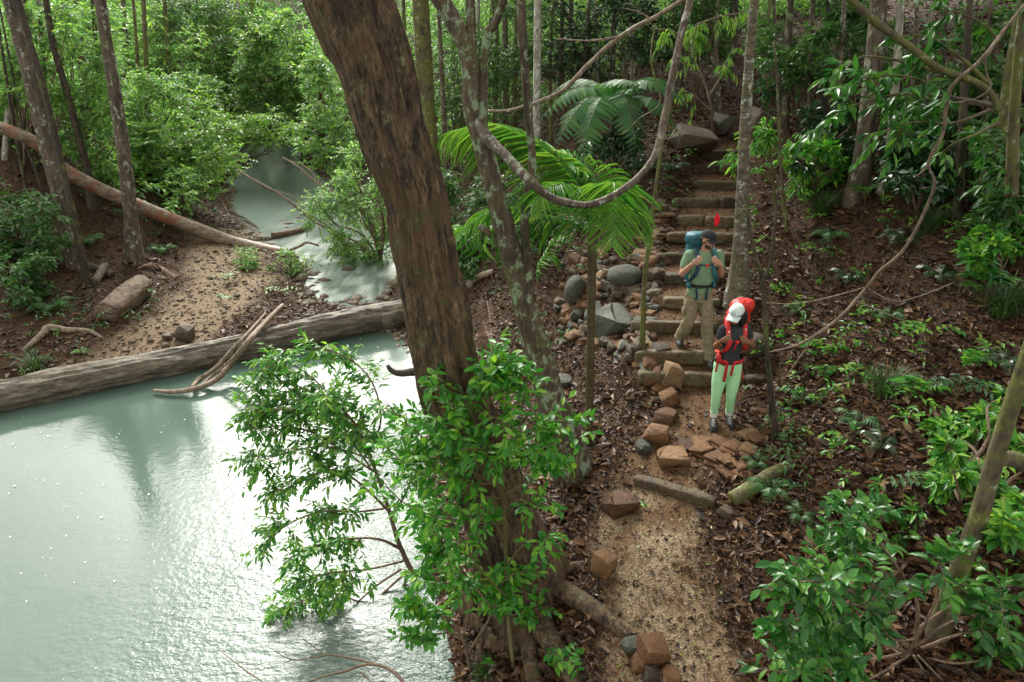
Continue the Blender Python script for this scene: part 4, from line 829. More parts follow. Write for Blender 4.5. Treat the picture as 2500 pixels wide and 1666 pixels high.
for lab, bp, reg, nn, rr, lf, y in [
 ('dense dark leafy tree between the mossy straight trunk and the forked limbs', (1120,420), (1060,0,1180,330), 34, 44, L_MID, None),
 ('leafy tree filling the gap right of the forked limbs', (1230,400), (1190,0,1330,280), 34, 44, L_MID, None),
 ('bush of small leaves behind the left palm frond', (1120,640), (1070,430,1200,620), 26, 34, L_MID, None),
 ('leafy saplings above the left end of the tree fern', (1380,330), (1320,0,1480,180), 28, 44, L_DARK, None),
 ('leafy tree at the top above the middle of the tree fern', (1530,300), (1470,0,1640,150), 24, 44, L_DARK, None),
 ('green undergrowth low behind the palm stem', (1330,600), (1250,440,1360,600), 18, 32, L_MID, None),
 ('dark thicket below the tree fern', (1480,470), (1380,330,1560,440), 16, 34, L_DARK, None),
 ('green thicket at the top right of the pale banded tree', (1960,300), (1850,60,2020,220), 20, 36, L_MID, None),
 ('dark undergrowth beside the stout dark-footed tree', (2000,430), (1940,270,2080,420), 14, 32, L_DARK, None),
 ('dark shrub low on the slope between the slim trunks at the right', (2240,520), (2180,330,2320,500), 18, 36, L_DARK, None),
 ('dark leafy shrub at the right edge below the mossy trunk', (2470,560), (2380,330,2500,520), 18, 38, L_MID, None),
 ('leafy green tree at the top between the liana and the pale banded tree', (1700,260), (1640,-10,1800,150), 18, 40, L_MID, None),
 ('yellow green shrub right of the stairside sapling', (1990,470), (1930,340,2060,450), 12, 30, L_FRONT, None),
 ('leafy shrub behind the pale slim tree', (2230,420), (2180,230,2330,380), 18, 36, L_MID, None),
 ('leafy tree in the upper right corner behind the drooping glossy tree', (2420,330), (2330,40,2500,280), 22, 40, L_MID, None),
 ('low leafy shrub on the right slope above the star-shaped seedling', (2420,640), (2360,560,2500,640), 10, 28, L_FINE, None),
 ('green leafy tree at the top right of centre behind the mossy limb', (2080,260), (1990,-10,2180,180), 24, 40, L_MID, None),
 ('small leafy shrub left of the leaning mossy trunk at the right edge', (2330,1180), (2250,1090,2400,1200), 9, 26, L_FINE, None),
 ('small leafy shrub below the leaning mossy trunk limb', (2440,1300), (2400,1200,2500,1330), 8, 28, L_FINE, None),
 ('small green shrub left of the big trunk foot', (1170,640), (1085,620,1180,700), 8, 24, L_MID, None)]:
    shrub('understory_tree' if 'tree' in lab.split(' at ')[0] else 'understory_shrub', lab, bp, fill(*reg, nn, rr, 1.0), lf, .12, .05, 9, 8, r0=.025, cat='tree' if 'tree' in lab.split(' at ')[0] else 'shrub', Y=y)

# --- forest mass that closes the view far behind (nobody could count its leaves)
n = 2600; fx = RNG.uniform(-48, 48, n); fy = RNG.uniform(44, 78, n) - .25 * np.abs(fx); fz = np.maximum(H(fx, fy), 0) + RNG.uniform(0, 1, n) ** 1.4 * 10
pos, d, nr, s, e = sprays(np.stack([fx, fy, fz], -1), RNG.uniform(.7, 1.5, n), 7, 8, .3)
tag(leaves_obj('far_forest', pos, d, nr, .30 * RNG.uniform(.6, 1.3, len(pos)), .14, L_MID), 'dark mass of forest foliage closing the background', 'forest', kind='stuff')

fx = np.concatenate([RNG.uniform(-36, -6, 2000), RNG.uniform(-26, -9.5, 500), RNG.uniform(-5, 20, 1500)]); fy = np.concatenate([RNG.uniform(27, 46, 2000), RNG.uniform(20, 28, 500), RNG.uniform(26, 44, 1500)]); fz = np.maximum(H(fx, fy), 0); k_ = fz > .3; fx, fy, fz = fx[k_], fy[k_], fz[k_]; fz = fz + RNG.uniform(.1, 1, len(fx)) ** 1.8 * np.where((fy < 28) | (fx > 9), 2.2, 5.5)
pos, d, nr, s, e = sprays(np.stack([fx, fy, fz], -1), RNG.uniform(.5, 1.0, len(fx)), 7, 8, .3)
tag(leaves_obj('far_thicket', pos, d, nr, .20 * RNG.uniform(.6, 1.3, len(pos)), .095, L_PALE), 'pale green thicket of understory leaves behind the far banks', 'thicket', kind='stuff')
# --- crowns of the tall trees, above the picture, that shade the place
CR = []
for i in range(3):
    c = unit(RNG.normal(size=(70, 3))) * RNG.uniform(.3, 1, (70, 1)) ** .6 * [1, 1, .55]
    pos, d, nr, s, e = sprays(c, np.full(70, .34), 8, 8, .2, .5); V, F, k = leaf_arrays(pos, d, nr, .085 * RNG.uniform(.7, 1.3, len(pos)), .04, TA)
    me = raw_mesh('crown', V, F, False, {'rnd': np.repeat(RNG.random(len(pos)), k)}); me.materials.append(L_CANOPY); CR.append(me)
CROWN_SKIP = ('thin',)
for i, (t, p) in enumerate(TOPS):
    if p[0] < 1.5 and (i % 4 or p[1] < 22): continue
    o = obj('crown', CR[i % 3], None, t, origin=1); sc = 2.1 + .9 * RNG.random()
    p = p.copy(); p[2] = max(p[2], 8.2 + .03 * p[1] + sc * .5) + .3
    o.location = p - np.array(root_loc(t)); o.scale = (sc, sc, sc); o.rotation_euler = (0, 0, RNG.uniform(0, 6)); tag(o, kind='stuff')

# --- foreground saplings
def leafy_branches(name, label, base, branches, leaf, L, W, tlen, ntw, nl, nobj, mat, cat='sapling', droop=.3, pitch=0.0, nup=.38):
    root = thing(name, label, cat, base); mb = MB(); A = []; B = []
    for bp in branches:
        P = np.array([PY(q[0], q[1], q[2]) for q in bp]); r = np.array([q[3] / 2 * depth(p) / FPX for q, p in zip(bp, P)])
        S = spline(np.column_stack([P, r]), 26); mb.add(*tube(S[:, :3], S[:, 3], 7, .1, 6)); Lb = np.linalg.norm(np.diff(S[:, :3], axis=0), axis=1).sum()
        k = max(3, int(ntw * Lb)); t = RNG.uniform(bp[0][4] if len(bp[0]) > 4 else .3, 1, k) ** .8 * 25; i = np.minimum(t.astype(int), 24); p0 = S[i, :3] + (S[i + 1, :3] - S[i, :3]) * (t - i)[:, None]
        tg = unit(S[i + 1, :3] - S[i, :3]); dd = unit(tg * .5 + unit(RNG.normal(size=(k, 3)) * [1, .7, .8]) * .9)
        ln = tlen * RNG.uniform(.45, 1.15, k); A.append(p0); e = p0 + dd * ln[:, None]; e[:, 2] -= droop * ln * .5; B.append(e)
    A = np.concatenate(A); B = np.concatenate(B); mb.add(*sticks(A, B, .0035, .0018)); mb.build('stem', mat, root, True)
    n = len(A); t = np.tile(np.linspace(.2, 1, nl), (n, 1)) + RNG.uniform(-.05, .05, (n, nl)); pos = A[:, None] + (B - A)[:, None] * t[:, :, None]; dd = unit(B - A)
    side = unit(np.cross(dd, [0, 0, 1])); sg = np.where(np.arange(nl) % 2, 1, -1)[None, :, None]; sg = np.where(t[:, :, None] > .94, 0, sg)
    ld = dd[:, None] * .65 + side[:, None] * sg * .75 + RNG.normal(0, .28, (n, nl, 3)) - np.array([0, 0, droop]); nr = np.array([0, -.15, 1.0]) + RNG.normal(0, nup, (n, nl, 3))
    pos = pos.reshape(-1, 3); m = len(pos); split_leaves(root, pos, ld.reshape(-1, 3), nr.reshape(-1, 3), L * RNG.uniform(.6, 1.2, m), W * RNG.uniform(.7, 1.2, m), leaf, nobj); return root
b0 = G(1035, 1420); y = b0[1]
BR = [
 [(1015,1415,y,14,.6),(975,1330,y,12),(945,1230,y-.1,10),(905,1120,y-.2,8),(870,1040,y-.2,6),(800,960,y-.3,3)],
 [(985,1345,y,9,.3),(930,1318,y-.2,7),(860,1315,y-.3,5),(780,1330,y-.4,4),(690,1370,y-.5,2)],
 [(955,1255,y,8,.2),(900,1200,y-.2,6),(830,1150,y-.3,5),(760,1160,y-.4,4),(670,1200,y-.5,2)],
 [(925,1160,y,7,.2),(850,1110,y+.1,6),(770,1060,y,5),(690,1040,y,4),(610,1050,y-.1,2)],
 [(890,1080,y,6,.2),(830,1010,y+.2,5),(760,960,y+.3,4),(680,930,y+.3,3),(600,960,y+.3,2)],
 [(980,1390,y,7,.3),(920,1430,y-.2,6),(850,1490,y-.4,4),(780,1540,y-.5,3),(700,1560,y-.6,2)],
 [(1000,1410,y,6,.2),(930,1500,y-.3,5),(880,1560,y-.5,4),(820,1600,y-.6,2)],
 [(985,1370,y,6,.2),(900,1390,y-.3,5),(800,1400,y-.5,4),(720,1430,y-.6,2)],
 [(870,1040,y,5,.1),(760,1010,y,4),(660,1000,y,3),(590,1010,y,2)],
 [(990,1400,y,7,.3),(900,1470,y-.3,5),(820,1450,y-.4,4),(730,1470,y-.5,3),(660,1500,y-.6,2)],
 [(950,1240,y,6,.2),(870,1250,y-.3,5),(780,1250,y-.5,4),(690,1290,y-.6,3),(650,1340,y-.7,2)],
 [(900,1110,y,6,.2),(930,1020,y,5),(900,920,y+.2,4),(820,860,y+.3,3),(740,850,y+.3,2)],
 [(930,1180,y,6,.2),(840,1060,y+.1,4),(720,990,y+.2,3),(640,1000,y+.2,2)],
 [(870,1040,y,5,.2),(770,930,y+.3,4),(690,880,y+.4,3),(640,900,y+.4,2)],
 [(905,1120,y,5,.2),(790,1090,y-.2,4),(690,1110,y-.3,3),(620,1130,y-.3,2)],
 [(960,1260,y-.1,6,.2),(1000,1180,y-.2,5),(1010,1090,y-.2,4),(990,1010,y-.2,3)]]
leafy_branches('waterside_sapling', 'fine-leaved sapling fanning its branches out over the pool left of the big trunk', b0, BR, L_FINE, .11, .036, .32, 28, 9, 300, B_TWIG, droop=.34)

b1 = G(1260, 1650); y = b1[1] + .05; yt = 5.15
BR2 = [
 [(1255,1640,y,12,.85),(1240,1500,yt,11),(1235,1350,yt,10),(1230,1200,yt,8),(1232,1080,yt,7),(1225,970,yt,5),(1210,890,yt,3)],
 [(1235,1150,yt,6,.2),(1190,1080,yt-.1,5),(1150,1010,yt-.1,4),(1120,940,yt,2)],
 [(1230,1200,yt,6,.2),(1160,1130,yt-.1,5),(1090,1080,yt-.1,4),(1040,1040,yt-.1,2)],
 [(1235,1120,yt,6,.2),(1290,1060,yt-.1,5),(1340,1030,yt-.2,4),(1400,1030,yt-.2,2)],
 [(1230,1210,yt,6,.2),(1300,1170,yt-.1,5),(1350,1110,yt-.2,4),(1390,1080,yt-.2,2)],
 [(1240,1050,yt,5,.2),(1200,980,yt,4),(1190,920,yt,3),(1180,880,yt,2)],
 [(1235,1280,yt,6,.3),(1160,1250,yt-.1,5),(1080,1240,yt-.2,4),(1020,1260,yt-.2,2)],
 [(1240,1060,yt,5,.2),(1270,1000,yt,4),(1285,950,yt,3),(1285,920,yt,2)],
 [(1232,1180,yt,5,.2),(1130,1180,yt-.3,4),(1060,1150,yt-.3,3),(1010,1110,yt-.3,2)],
 [(1236,1160,yt,5,.2),(1260,1120,yt-.3,4),(1240,1040,yt-.3,3),(1180,1010,yt-.3,2)],
 [(1236,1140,yt,5,.2),(1180,1100,yt-.3,4),(1120,1090,yt-.4,3),(1070,1010,yt-.3,2)],
 [(1236,1180,yt,5,.2),(1290,1130,yt-.2,4),(1320,1080,yt-.3,3),(1350,1040,yt-.3,2)]]
leafy_branches('broadleaf_sapling', 'bright glossy broad-leaved sapling in front of the foot of the big trunk', b1, BR2, L_FRONT, .108, .045, .26, 17, 7, 300, B_STEM, droop=.22)
b2 = G(1150, 1640); y = b2[1]
BR3 = [[(1150,1640,y,12,.5),(1130,1560,y,10),(1080,1500,y-.1,7),(1000,1480,y-.2,4)], [(1130,1560,y,8,.3),(1150,1450,y-.1,6),(1120,1380,y-.2,4),(1060,1340,y-.2,2)],
 [(1140,1600,y,7,.3),(1200,1500,y-.1,5),(1230,1420,y-.1,4),(1290,1390,y-.1,2)], [(1120,1540,y,6,.3),(1060,1550,y-.2,4),(1000,1560,y-.3,2)], [(1150,1450,y,6,.2),(1080,1420,y-.2,4),(1010,1400,y-.3,2)],
 [(1200,1500,y,5,.3),(1260,1500,y-.1,4),(1340,1480,y-.1,2)], [(1150,1620,y,5,.3),(1220,1620,y-.1,4),(1260,1600,y-.1,3),(1300,1590,y-.1,2)], [(1120,1400,y-.1,5,.2),(1060,1290,y-.1,4),(1020,1230,y-.1,2)]]
leafy_branches('bank_sapling', 'sprawling bright sapling on the bank at the bottom of the big trunk', b2, BR3, L_FRONT, .105, .045, .20, 22, 7, 280, B_TWIG, droop=.2)
BR2b = [[(1240,1460,yt-.1,5,.1),(1180,1400,yt-.3,5),(1130,1330,yt-.35,4),(1080,1310,yt-.35,2)], [(1238,1330,yt-.1,5,.1),(1200,1270,yt-.3,4),(1140,1260,yt-.35,3),(1090,1190,yt-.35,2)], [(1236,1250,yt-.1,5,.1),(1270,1220,yt-.3,4),(1310,1240,yt-.3,3),(1350,1210,yt-.3,2)], [(1238,1380,yt-.1,5,.1),(1280,1330,yt-.3,4),(1310,1340,yt-.3,3),(1340,1310,yt-.3,2)], [(1236,1200,yt,5,.1),(1120,1130,yt-.2,4),(1010,1050,yt-.2,3),(940,980,yt-.2,2)], [(1236,1220,yt,5,.1),(1120,1200,yt-.3,4),(1000,1140,yt-.3,3),(930,1080,yt-.3,2)], [(1230,1280,yt,5,.1),(1100,1270,yt-.3,4),(990,1230,yt-.3,3),(920,1160,yt-.3,2)], [(1236,1120,yt,5,.1),(1150,1040,yt-.2,4),(1080,960,yt-.1,3),(1050,900,yt-.1,2)], [(1245,1500,yt-.1,5,.1),(1200,1480,yt-.3,4),(1160,1440,yt-.3,3),(1110,1440,yt-.3,2)]]
leafy_branches('broadleaf_sapling', 'airy lower broad-leaved sapling whose twigs reach from the trunk foot toward the pool', b1 + np.array([-.12, .05, -.03]), BR2b, L_FRONT, .10, .042, .24, 11, 7, 300, B_STEM, droop=.25)
b3 = G(2230, 1600); y = b3[1]; yg = y + .1
def gl(*p): return [(u, v, y + dy, w) + ((.35,) if i == 0 else ()) for i, (u, v, dy, w) in enumerate(p)]
BR4 = [gl((2230,1600,0,12),(2150,1500,-.1,9),(2070,1440,-.2,7),(1980,1420,-.3,5),(1920,1430,-.3,3)), gl((2230,1600,0,12),(2240,1480,0,9),(2200,1400,.1,7),(2150,1330,.1,5),(2110,1280,.1,3)), gl((2230,1600,0,10),(2130,1560,-.2,8),(2020,1540,-.3,5),(1920,1540,-.4,3)),
 gl((2230,1590,0,9),(2130,1610,-.2,7),(2010,1620,-.3,5),(1910,1640,-.4,3)), gl((2235,1540,0,9),(2320,1480,0,7),(2400,1440,.1,5),(2470,1430,.1,3)), gl((2235,1590,0,9),(2340,1550,-.1,7),(2430,1540,-.1,5),(2500,1560,-.1,3)), gl((2230,1600,-.1,8),(2260,1660,-.2,6),(2200,1700,-.3,4)),
 gl((2200,1480,0,7),(2120,1420,0,6),(2060,1380,0,4),(1990,1360,0,3)), gl((2240,1560,0,6),(2180,1560,-.2,5),(2100,1480,-.3,4),(2000,1480,-.4,3)), gl((2240,1600,0,7),(2330,1620,-.2,6),(2420,1610,-.2,4),(2500,1620,-.2,3)), gl((2240,1580,0,7),(2300,1530,-.1,6),(2380,1500,-.1,4),(2460,1490,-.1,3)), gl((2240,1600,-.1,6),(2330,1680,-.3,5),(2430,1680,-.3,3)), gl((2220,1600,-.1,6),(2120,1660,-.3,5),(2020,1690,-.3,3)), gl((2240,1560,0,6),(2290,1450,0,5),(2280,1400,0,4),(2300,1360,0,3))]
leafy_branches('glossy_shrub', 'wide dark shrub of big glossy leaves in the lower right foreground', b3, BR4, L_GLOSS, .118, .056, .32, 14, 8, 300, B_TWIG, 'shrub', droop=.12)
b4 = G(2120, 1330); y = b4[1]
leafy_branches('glossy_sapling', 'small glossy sapling behind the wide glossy shrub', b4, [gl((2120,1330,0,7),(2110,1280,0,6),(2080,1240,0,4),(2060,1220,0,3)), gl((2120,1320,0,6),(2150,1270,0,5),(2160,1230,0,3)), gl((2120,1320,0,5),(2180,1300,0,4),(2220,1300,-.1,3))], L_GLOSS, .14, .07, .16, 14, 6, 60, B_TWIG, droop=.12)
# --- glossy tree leaves hanging in the upper right
b5 = G(2440, 500); yq = 7.4
def g2(y0, *p): return [(u, v, y0 + dy, w) + ((.12,) if i == 0 else ()) for i, (u, v, dy, w) in enumerate(p)]
BR5 = [g2(yq, (2440,260,0,12), (2330,240,0,8), (2200,230,-.1,6), (2080,260,-.2,4), (2010,310,-.2,2)), g2(yq, (2420,210,0,10), (2330,130,.1,8), (2250,90,.1,5), (2180,90,.1,3)), g2(yq, (2440,260,0,9), (2330,300,0,7), (2220,300,-.1,5), (2140,330,-.1,3)),
 g2(yq, (2300,180,0,8), (2200,150,.2,6), (2100,140,.2,4), (2050,190,.2,2)), g2(yq, (2330,240,0,7), (2230,190,-.2,5), (2130,190,-.3,4), (2070,230,-.3,2)), g2(yq, (2440,300,0,9), (2380,330,0,6), (2330,350,0,4), (2290,380,0,2)), g2(yq, (2440,100,0,9), (2400,60,0,6), (2330,30,0,4), (2250,20,0,2)), g2(yq, (2460,320,0,8), (2480,400,0,6), (2440,460,0,3))]
leafy_branches('drooping_glossy_tree', 'dark tree drooping glossy leaves over the upper right slope', b5, [[(2470,480,yq,30,.9), (2475,300,yq,26), (2490,100,yq,22), (2510,-60,yq,20)]] + BR5, L_GLOSS, .16, .055, .30, 9, 8, 300, B_MOSS, 'tree', droop=.45)
# --- light hanging leaves at the top, right of the liana
b6 = G(1730, 330); yh = b6[1] - .5
leafy_branches('hanging_leaf_sapling', 'slender sapling with long light green hanging leaves at the top above the stair', b6, [[(1740,345,b6[1],7,.9),(1735,260,yh,6),(1715,190,yh,5),(1690,130,yh,4),(1700,60,yh,3)], [(1728,240,yh,5,.3),(1770,170,yh,4),(1790,110,yh,2)], [(1712,190,yh,5,.3),(1670,160,yh,4),(1640,110,yh,2)], [(1735,270,yh,4,.3),(1690,230,yh,3),(1650,215,yh,2)], [(1690,130,yh,4,.2),(1650,80,yh,3),(1600,70,yh,2)], [(1700,60,yh,4,.1),(1760,40,yh,3),(1820,30,yh,2)]], L_LIME, .20, .055, .32, 7, 6, 140, B_DEAD, droop=1.3)
b7 = G(1895, 560); y7 = b7[1]
leafy_branches('stairside_sapling', 'light green long-leaved sapling right of the pale banded tree above the man', b7, [[(1895,570,y7,9,.7),(1890,470,y7,7),(1880,380,y7,5),(1870,300,y7,3)], [(1890,480,y7,5,.2),(1940,430,y7,4),(2000,380,y7,2)], [(1888,450,y7,5,.2),(1830,400,y7,4),(1780,370,y7,2)], [(1885,420,y7,4,.2),(1930,370,y7,3),(1980,330,y7,2)], [(1890,500,y7,4,.2),(1930,490,y7,3),(1960,450,y7,2)], [(1885,400,y7,4,.2),(1850,350,y7,3),(1820,320,y7,2)]], L_FINE, .17, .04, .26, 12, 7, 160, B_STEM, droop=.7)

# --- palms and ferns
TL = (np.array([[0,0,0],[.12,-.5,.05],[.12,.5,.05],[.12,0,0],[.45,-.46,.03],[.45,.46,.03],[.45,0,-.02],[.75,-.3,-.12],[.75,.3,-.12],[.75,0,-.15],[1,0,-.36]]), [np.array([[0,3,1],[0,2,3],[7,9,10],[9,8,10]]), np.array([[1,3,6,4],[3,2,5,6],[4,6,9,7],[6,5,8,9]])])
def frond(root, P, r0, mat, leaf, n, Lm, W, droop, fwd=.45, start=.14, updir=None, objs=True, name='frond', lname='leaflet', prof=None):
    S = spline(P, 40); V, F = tube(S, np.linspace(r0, r0 * .25, 40), 6); f = MB().add(V, F).build(name, mat, root, True)
    t = np.linspace(start, .99, n); i = np.minimum((t * 39).astype(int), 38); p = S[i] + (S[i + 1] - S[i]) * (t * 39 - i)[:, None]; tg = unit(S[i + 1] - S[i])
    up = np.array(updir if updir is not None else [0, 0, 1.0]); side = unit(np.cross(tg, up)); nr = np.cross(side, tg)
    ln = Lm * (prof(t) if prof else np.sin(np.pi * (.12 + .80 * t)) ** .8)
    for s in (1, -1):
        d = side * s * .9 + tg * (fwd + .5 * t[:, None]) + nr * .12 + np.array([0, 0, -droop]) + RNG.normal(0, .07, (n, 3)); nn = nr * .9 + side * s * -.35 + RNG.normal(0, .12, (n, 3))
        if objs: leaf_objects(p, d, nn, ln * RNG.uniform(.9, 1.08, n), W, leaf, f, lname, TL)
        else:
            VV, FF, k = leaf_arrays(p, d, nn, ln * RNG.uniform(.8, 1.1, n), W, TL); tag(obj('leaflets', raw_mesh('leaflets', VV, FF, False, {'rnd': np.repeat(RNG.random(n), k)}), leaf, f), kind='stuff')
    return f
pb = G(1437, 1092); py = pb[1]
T_P = [(1437,1092,20),(1440,950,20),(1443,780,20),(1445,660,22),(1446,600,24),(1448,560,16)]
P, r, _, _ = px_trunk(T_P, 0, py, pb[2]); S = spline(np.column_stack([np.vstack([P[0] - [0, 0, .15], P]), np.concatenate([[r[0] * 1.3], r])]), 40)
palm = thing('palm_tree', 'young feather palm with a thin ringed stem and arching fronds in the centre', 'palm', pb); MB().add(*tube(S[:, :3], S[:, 3], 12, .03)).build('trunk', B_PALM, palm, True)
cp = PY(1447, 575, py)
def fp(*q): return np.array([cp] + [PY(u, v, py + dy) for u, v, dy in q])
frond(palm, fp((1420,470,.1),(1370,400,.2),(1290,335,.3),(1200,305,.35),(1100,322,.3)), .016, L_PALM, L_PALM, 60, .98, .020, .45)
frond(palm, fp((1465,500,-.2),(1490,450,-.5),(1500,455,-.8),(1500,520,-1.05),(1495,600,-1.15)), .016, L_PALM, L_PALM, 42, .60, .021, .42, fwd=.4)
frond(palm, fp((1400,545,0),(1340,530,0),(1260,512,-.1),(1190,520,-.2),(1120,570,-.3)), .014, L_PALM, L_PALM, 46, .62, .023, .5)
frond(palm, fp((1460,500,.3),(1450,430,.6),(1400,385,.9),(1330,360,1.1)), .014, L_PALM, L_PALM, 42, .7, .023, .3)
frond(palm, fp((1480,540,.1),(1530,500,.2),(1570,520,.2),(1590,590,.2)), .012, L_PALM, L_PALM, 36, .5, .024, .5)
frond(palm, fp((1430,520,-.1),(1410,470,-.3),(1380,450,-.5),(1340,460,-.7),(1300,500,-.8)), .014, L_PALM, L_PALM, 40, .6, .023, .45)
p2b = G(1150, 700); y2 = FKY + .6
p2 = thing('palm_seedling', 'broad-leaved young palm frond fanning out left of the forked tree', 'palm', PY(1180, 640, y2))
for q in ([(1180,640),(1170,590),(1150,560),(1110,555),(1080,590),(1075,650)], [(1180,640),(1190,580),(1200,545),(1215,560),(1215,620)]):
    frond(p2, np.array([PY(u, v, y2) for u, v in q]), .012, L_PALM, L_PALM, 14, .5, .07, .6)
p3 = thing('palm_seedling', 'small bright yellow green palm seedling behind the thin stem of the forked tree', 'palm', G(1310, 690))
y3 = G(1310, 690)[1] - .3
for q in ([(1310,690),(1315,650),(1335,625),(1365,640),(1385,680)], [(1310,690),(1330,630),(1350,590),(1385,575)]): frond(p3, np.array([PY(u, v, y3) for u, v in q]), .01, L_PALM, L_PALM, 14, .42, .04, .3)
# bipinnate tree fern: pinna with toothed edge
k = 11; pv = [[0, 0, 0]]; pf = []
for i in range(k):
    a = i / k; w = .5 * (1 - a) ** .7 + .04; pv += [[a + .02, -w, 0], [a + .02 + .55 / k, -w * .9, -.01], [a + .9 / k, -.03, -.02], [a + .02, w, 0], [a + .02 + .55 / k, w * .9, -.01], [a + .9 / k, .03, -.02], [a, 0, .01], [a + 1 / k, 0, 0]]
    o_ = 1 + 8 * i; pf += [[o_ + 6, o_, o_ + 1, o_ + 2], [o_ + 6, o_ + 5, o_ + 4, o_ + 3], [o_ + 6, o_ + 2, o_ + 7, o_ + 5]]
pv = np.array(pv); pv[:, 2] -= .22 * pv[:, 0] ** 2; TF = (pv, [np.array(pf)])
def fern_frond(root, P, r0, n, Lm, W, mat=None, objs=True):
    S = spline(P, 30); f = MB().add(*tube(S, np.linspace(r0, r0 * .3, 30), 5)).build('frond', B_STEM, root, True)
    t = np.linspace(.12, .99, n); i = np.minimum((t * 29).astype(int), 28); p = S[i] + (S[i + 1] - S[i]) * (t * 29 - i)[:, None]; tg = unit(S[i + 1] - S[i]); side = unit(np.cross(tg, [0, 0, 1.0])); nr = np.cross(side, tg)
    ln = Lm * np.sin(np.pi * (.22 + .74 * t)) ** .8
    for s in (1, -1):
        d = side * s + tg * .35 + RNG.normal(0, .05, (n, 3)) - np.array([0, 0, .12]); nn = nr + RNG.normal(0, .08, (n, 3))
        if objs: leaf_objects(p, d, nn, ln, ln * W, mat or L_FERN, f, 'pinna', TF)
        else:
            V, F, k = leaf_arrays(p, d, nn, ln, ln * W, TF); tag(obj('pinnae', raw_mesh('pinnae', V, F, False, {'rnd': np.repeat(RNG.random(n), k)}), mat or L_FERN, f), kind='stuff')
fb = G(1490, 440); fy = fb[1]; fc = PY(1500, 262, fy)
tf = thing('tree_fern', 'large dark tree fern spreading feathery fronds above the palm', 'fern', fb); MB().add(*tube(spline([fb - [0, 0, .2], fb + [0, 0, .5], fc], 14), np.linspace(.10, .07, 14), 10, .2)).build('trunk', B_DARK, tf, True)
for q in ([(1440,215,-.3),(1380,230,-.6),(1320,290,-.8)], [(1450,235,-.7),(1400,280,-1.2),(1360,350,-1.5)], [(1470,240,-.9),(1440,300,-1.5),(1425,380,-1.8)], [(1560,200,-.2),(1630,215,-.4),(1700,275,-.6)], [(1520,230,-.8),(1540,290,-1.3),(1555,360,-1.6)], [(1540,205,.4),(1600,190,.7),(1650,220,.9)], [(1460,205,.5),(1400,195,.9),(1350,225,1.2)], [(1560,235,-.5),(1620,260,-.8),(1660,330,-1.0)], [(1500,205,-.3),(1520,195,-.6),(1560,205,-.9)]):
    fern_frond(tf, np.array([fc] + [PY(u, v, fy + dy) for u, v, dy in q]), .012, 17, .46, .36)
def ground_fern(name, label, u, v, size, nf=7, mat=None, n=11, az0=0.0):
    p = G(u, v); t = thing(name, label, 'fern', p)
    for i in range(nf):
        a = az0 + i * 6.283 / nf + RNG.uniform(-.3, .3); d = np.array([math.cos(a), math.sin(a), 0]); L = size * RNG.uniform(.75, 1.1)
        fern_frond(t, np.array([p, p + d * L * .3 + [0, 0, L * .4], p + d * L * .7 + [0, 0, L * .45], p + d * L + [0, 0, L * .2]]), .004, n, L * .3, .34, mat)
ground_fern('ground_fern', 'small fern growing against the mossy broken log', 1880, 1205, .34)
ground_fern('ground_fern', 'fern sprig above the mossy broken log near the path', 1845, 1140, .24, 5)
ground_fern('ground_fern', 'dark fern on the litter above the small glossy sapling', 2150, 1100, .30, 5, L_DARK)
ground_fern('ground_fern', 'fern behind the liana loop below the tree fern', 1560, 420, .6, 7, L_DARK)
ground_fern('ground_fern', 'fern low at the left bank near the root', 130, 760, .5, 6)
ground_fern('ground_fern', 'little fern sprouting on the grey slab of the dry stone wall', 1515, 752, .16, 6)
ground_fern('ground_fern', 'little fern behind the palm stem at the top of the dry stone wall', 1432, 665, .26, 5)
ground_fern('ground_fern', 'mossy fern patch between the left bank trunks', 215, 600, .5, 7)
for u, v, sz, nf, mt, lab in [(1950,770,.30,5,None,'small fern on the litter right of the pale banded tree foot'),(2070,690,.34,6,L_DARK,'dark fern on the open litter just below the curve of the hanging vine'),(2170,780,.30,5,None,'fern on the right slope above the green pinnate seedling'),(2290,690,.36,6,L_DARK,'dark fern left of the glossy whorl seedling'),(1955,980,.26,5,None,'little fern on the litter just right of the thin dark sapling foot'),(2090,1040,.30,6,None,'fern on the slope below the low seedlings near the sapling'),(2440,900,.36,6,L_DARK,'dark fern at the right edge level with the pinnate seedlings'),(2020,590,.40,6,None,'fern beside the dark bent stem on the upper slope'),(2200,600,.40,6,L_DARK,'dark fern between the hanging vine and the dark slim trunk'),(1950,1270,.22,5,None,'tiny fern between the mossy broken log and the glossy shrub'),(1420,560,.45,6,None,'fern behind the palm stem above the dry stone wall'),(1640,420,.40,6,L_DARK,'fern left of the upper steps below the flat boulder'),(400,620,.5,6,None,'fern on the left bank right of the straight spotted trunk')]:
    ground_fern('ground_fern', lab, u, v, sz, nf, mt)
# dead brown fronds
for lab, q, Lm in [('reddish dead palm frond lying beyond the water by the far shrub', [(755,370),(800,368),(850,372),(890,380)], .7), ('brown dead frond fallen on the shore below the pale shrub', [(490,500),(540,520),(590,545),(625,565)], .5), ('second brown dead frond crossing the shore just upstream', [(520,470),(545,500),(560,530),(600,580)], .5), ('brown dead frond on the leaf litter right of the big trunk', [(1180,790),(1195,840),(1205,890),(1220,960)], .45), ('spiky pale dead frond at the foot of the straight spotted trunk', [(335,660),(365,655),(400,660),(430,680)], .4), ('drab dead frond hanging near the driftwood', [(1185,720),(1192,760),(1198,800),(1200,850)], .3)]:
    Pq = np.array([G(u, v, .08 if i else .03) for i, (u, v) in enumerate(q)]); t = thing('dead_frond', lab, 'palm frond', Pq[0]); frond(t, Pq, .014, B_DEAD, L_DRY, 26, Lm, .03, .12, objs=False, name='rachis')
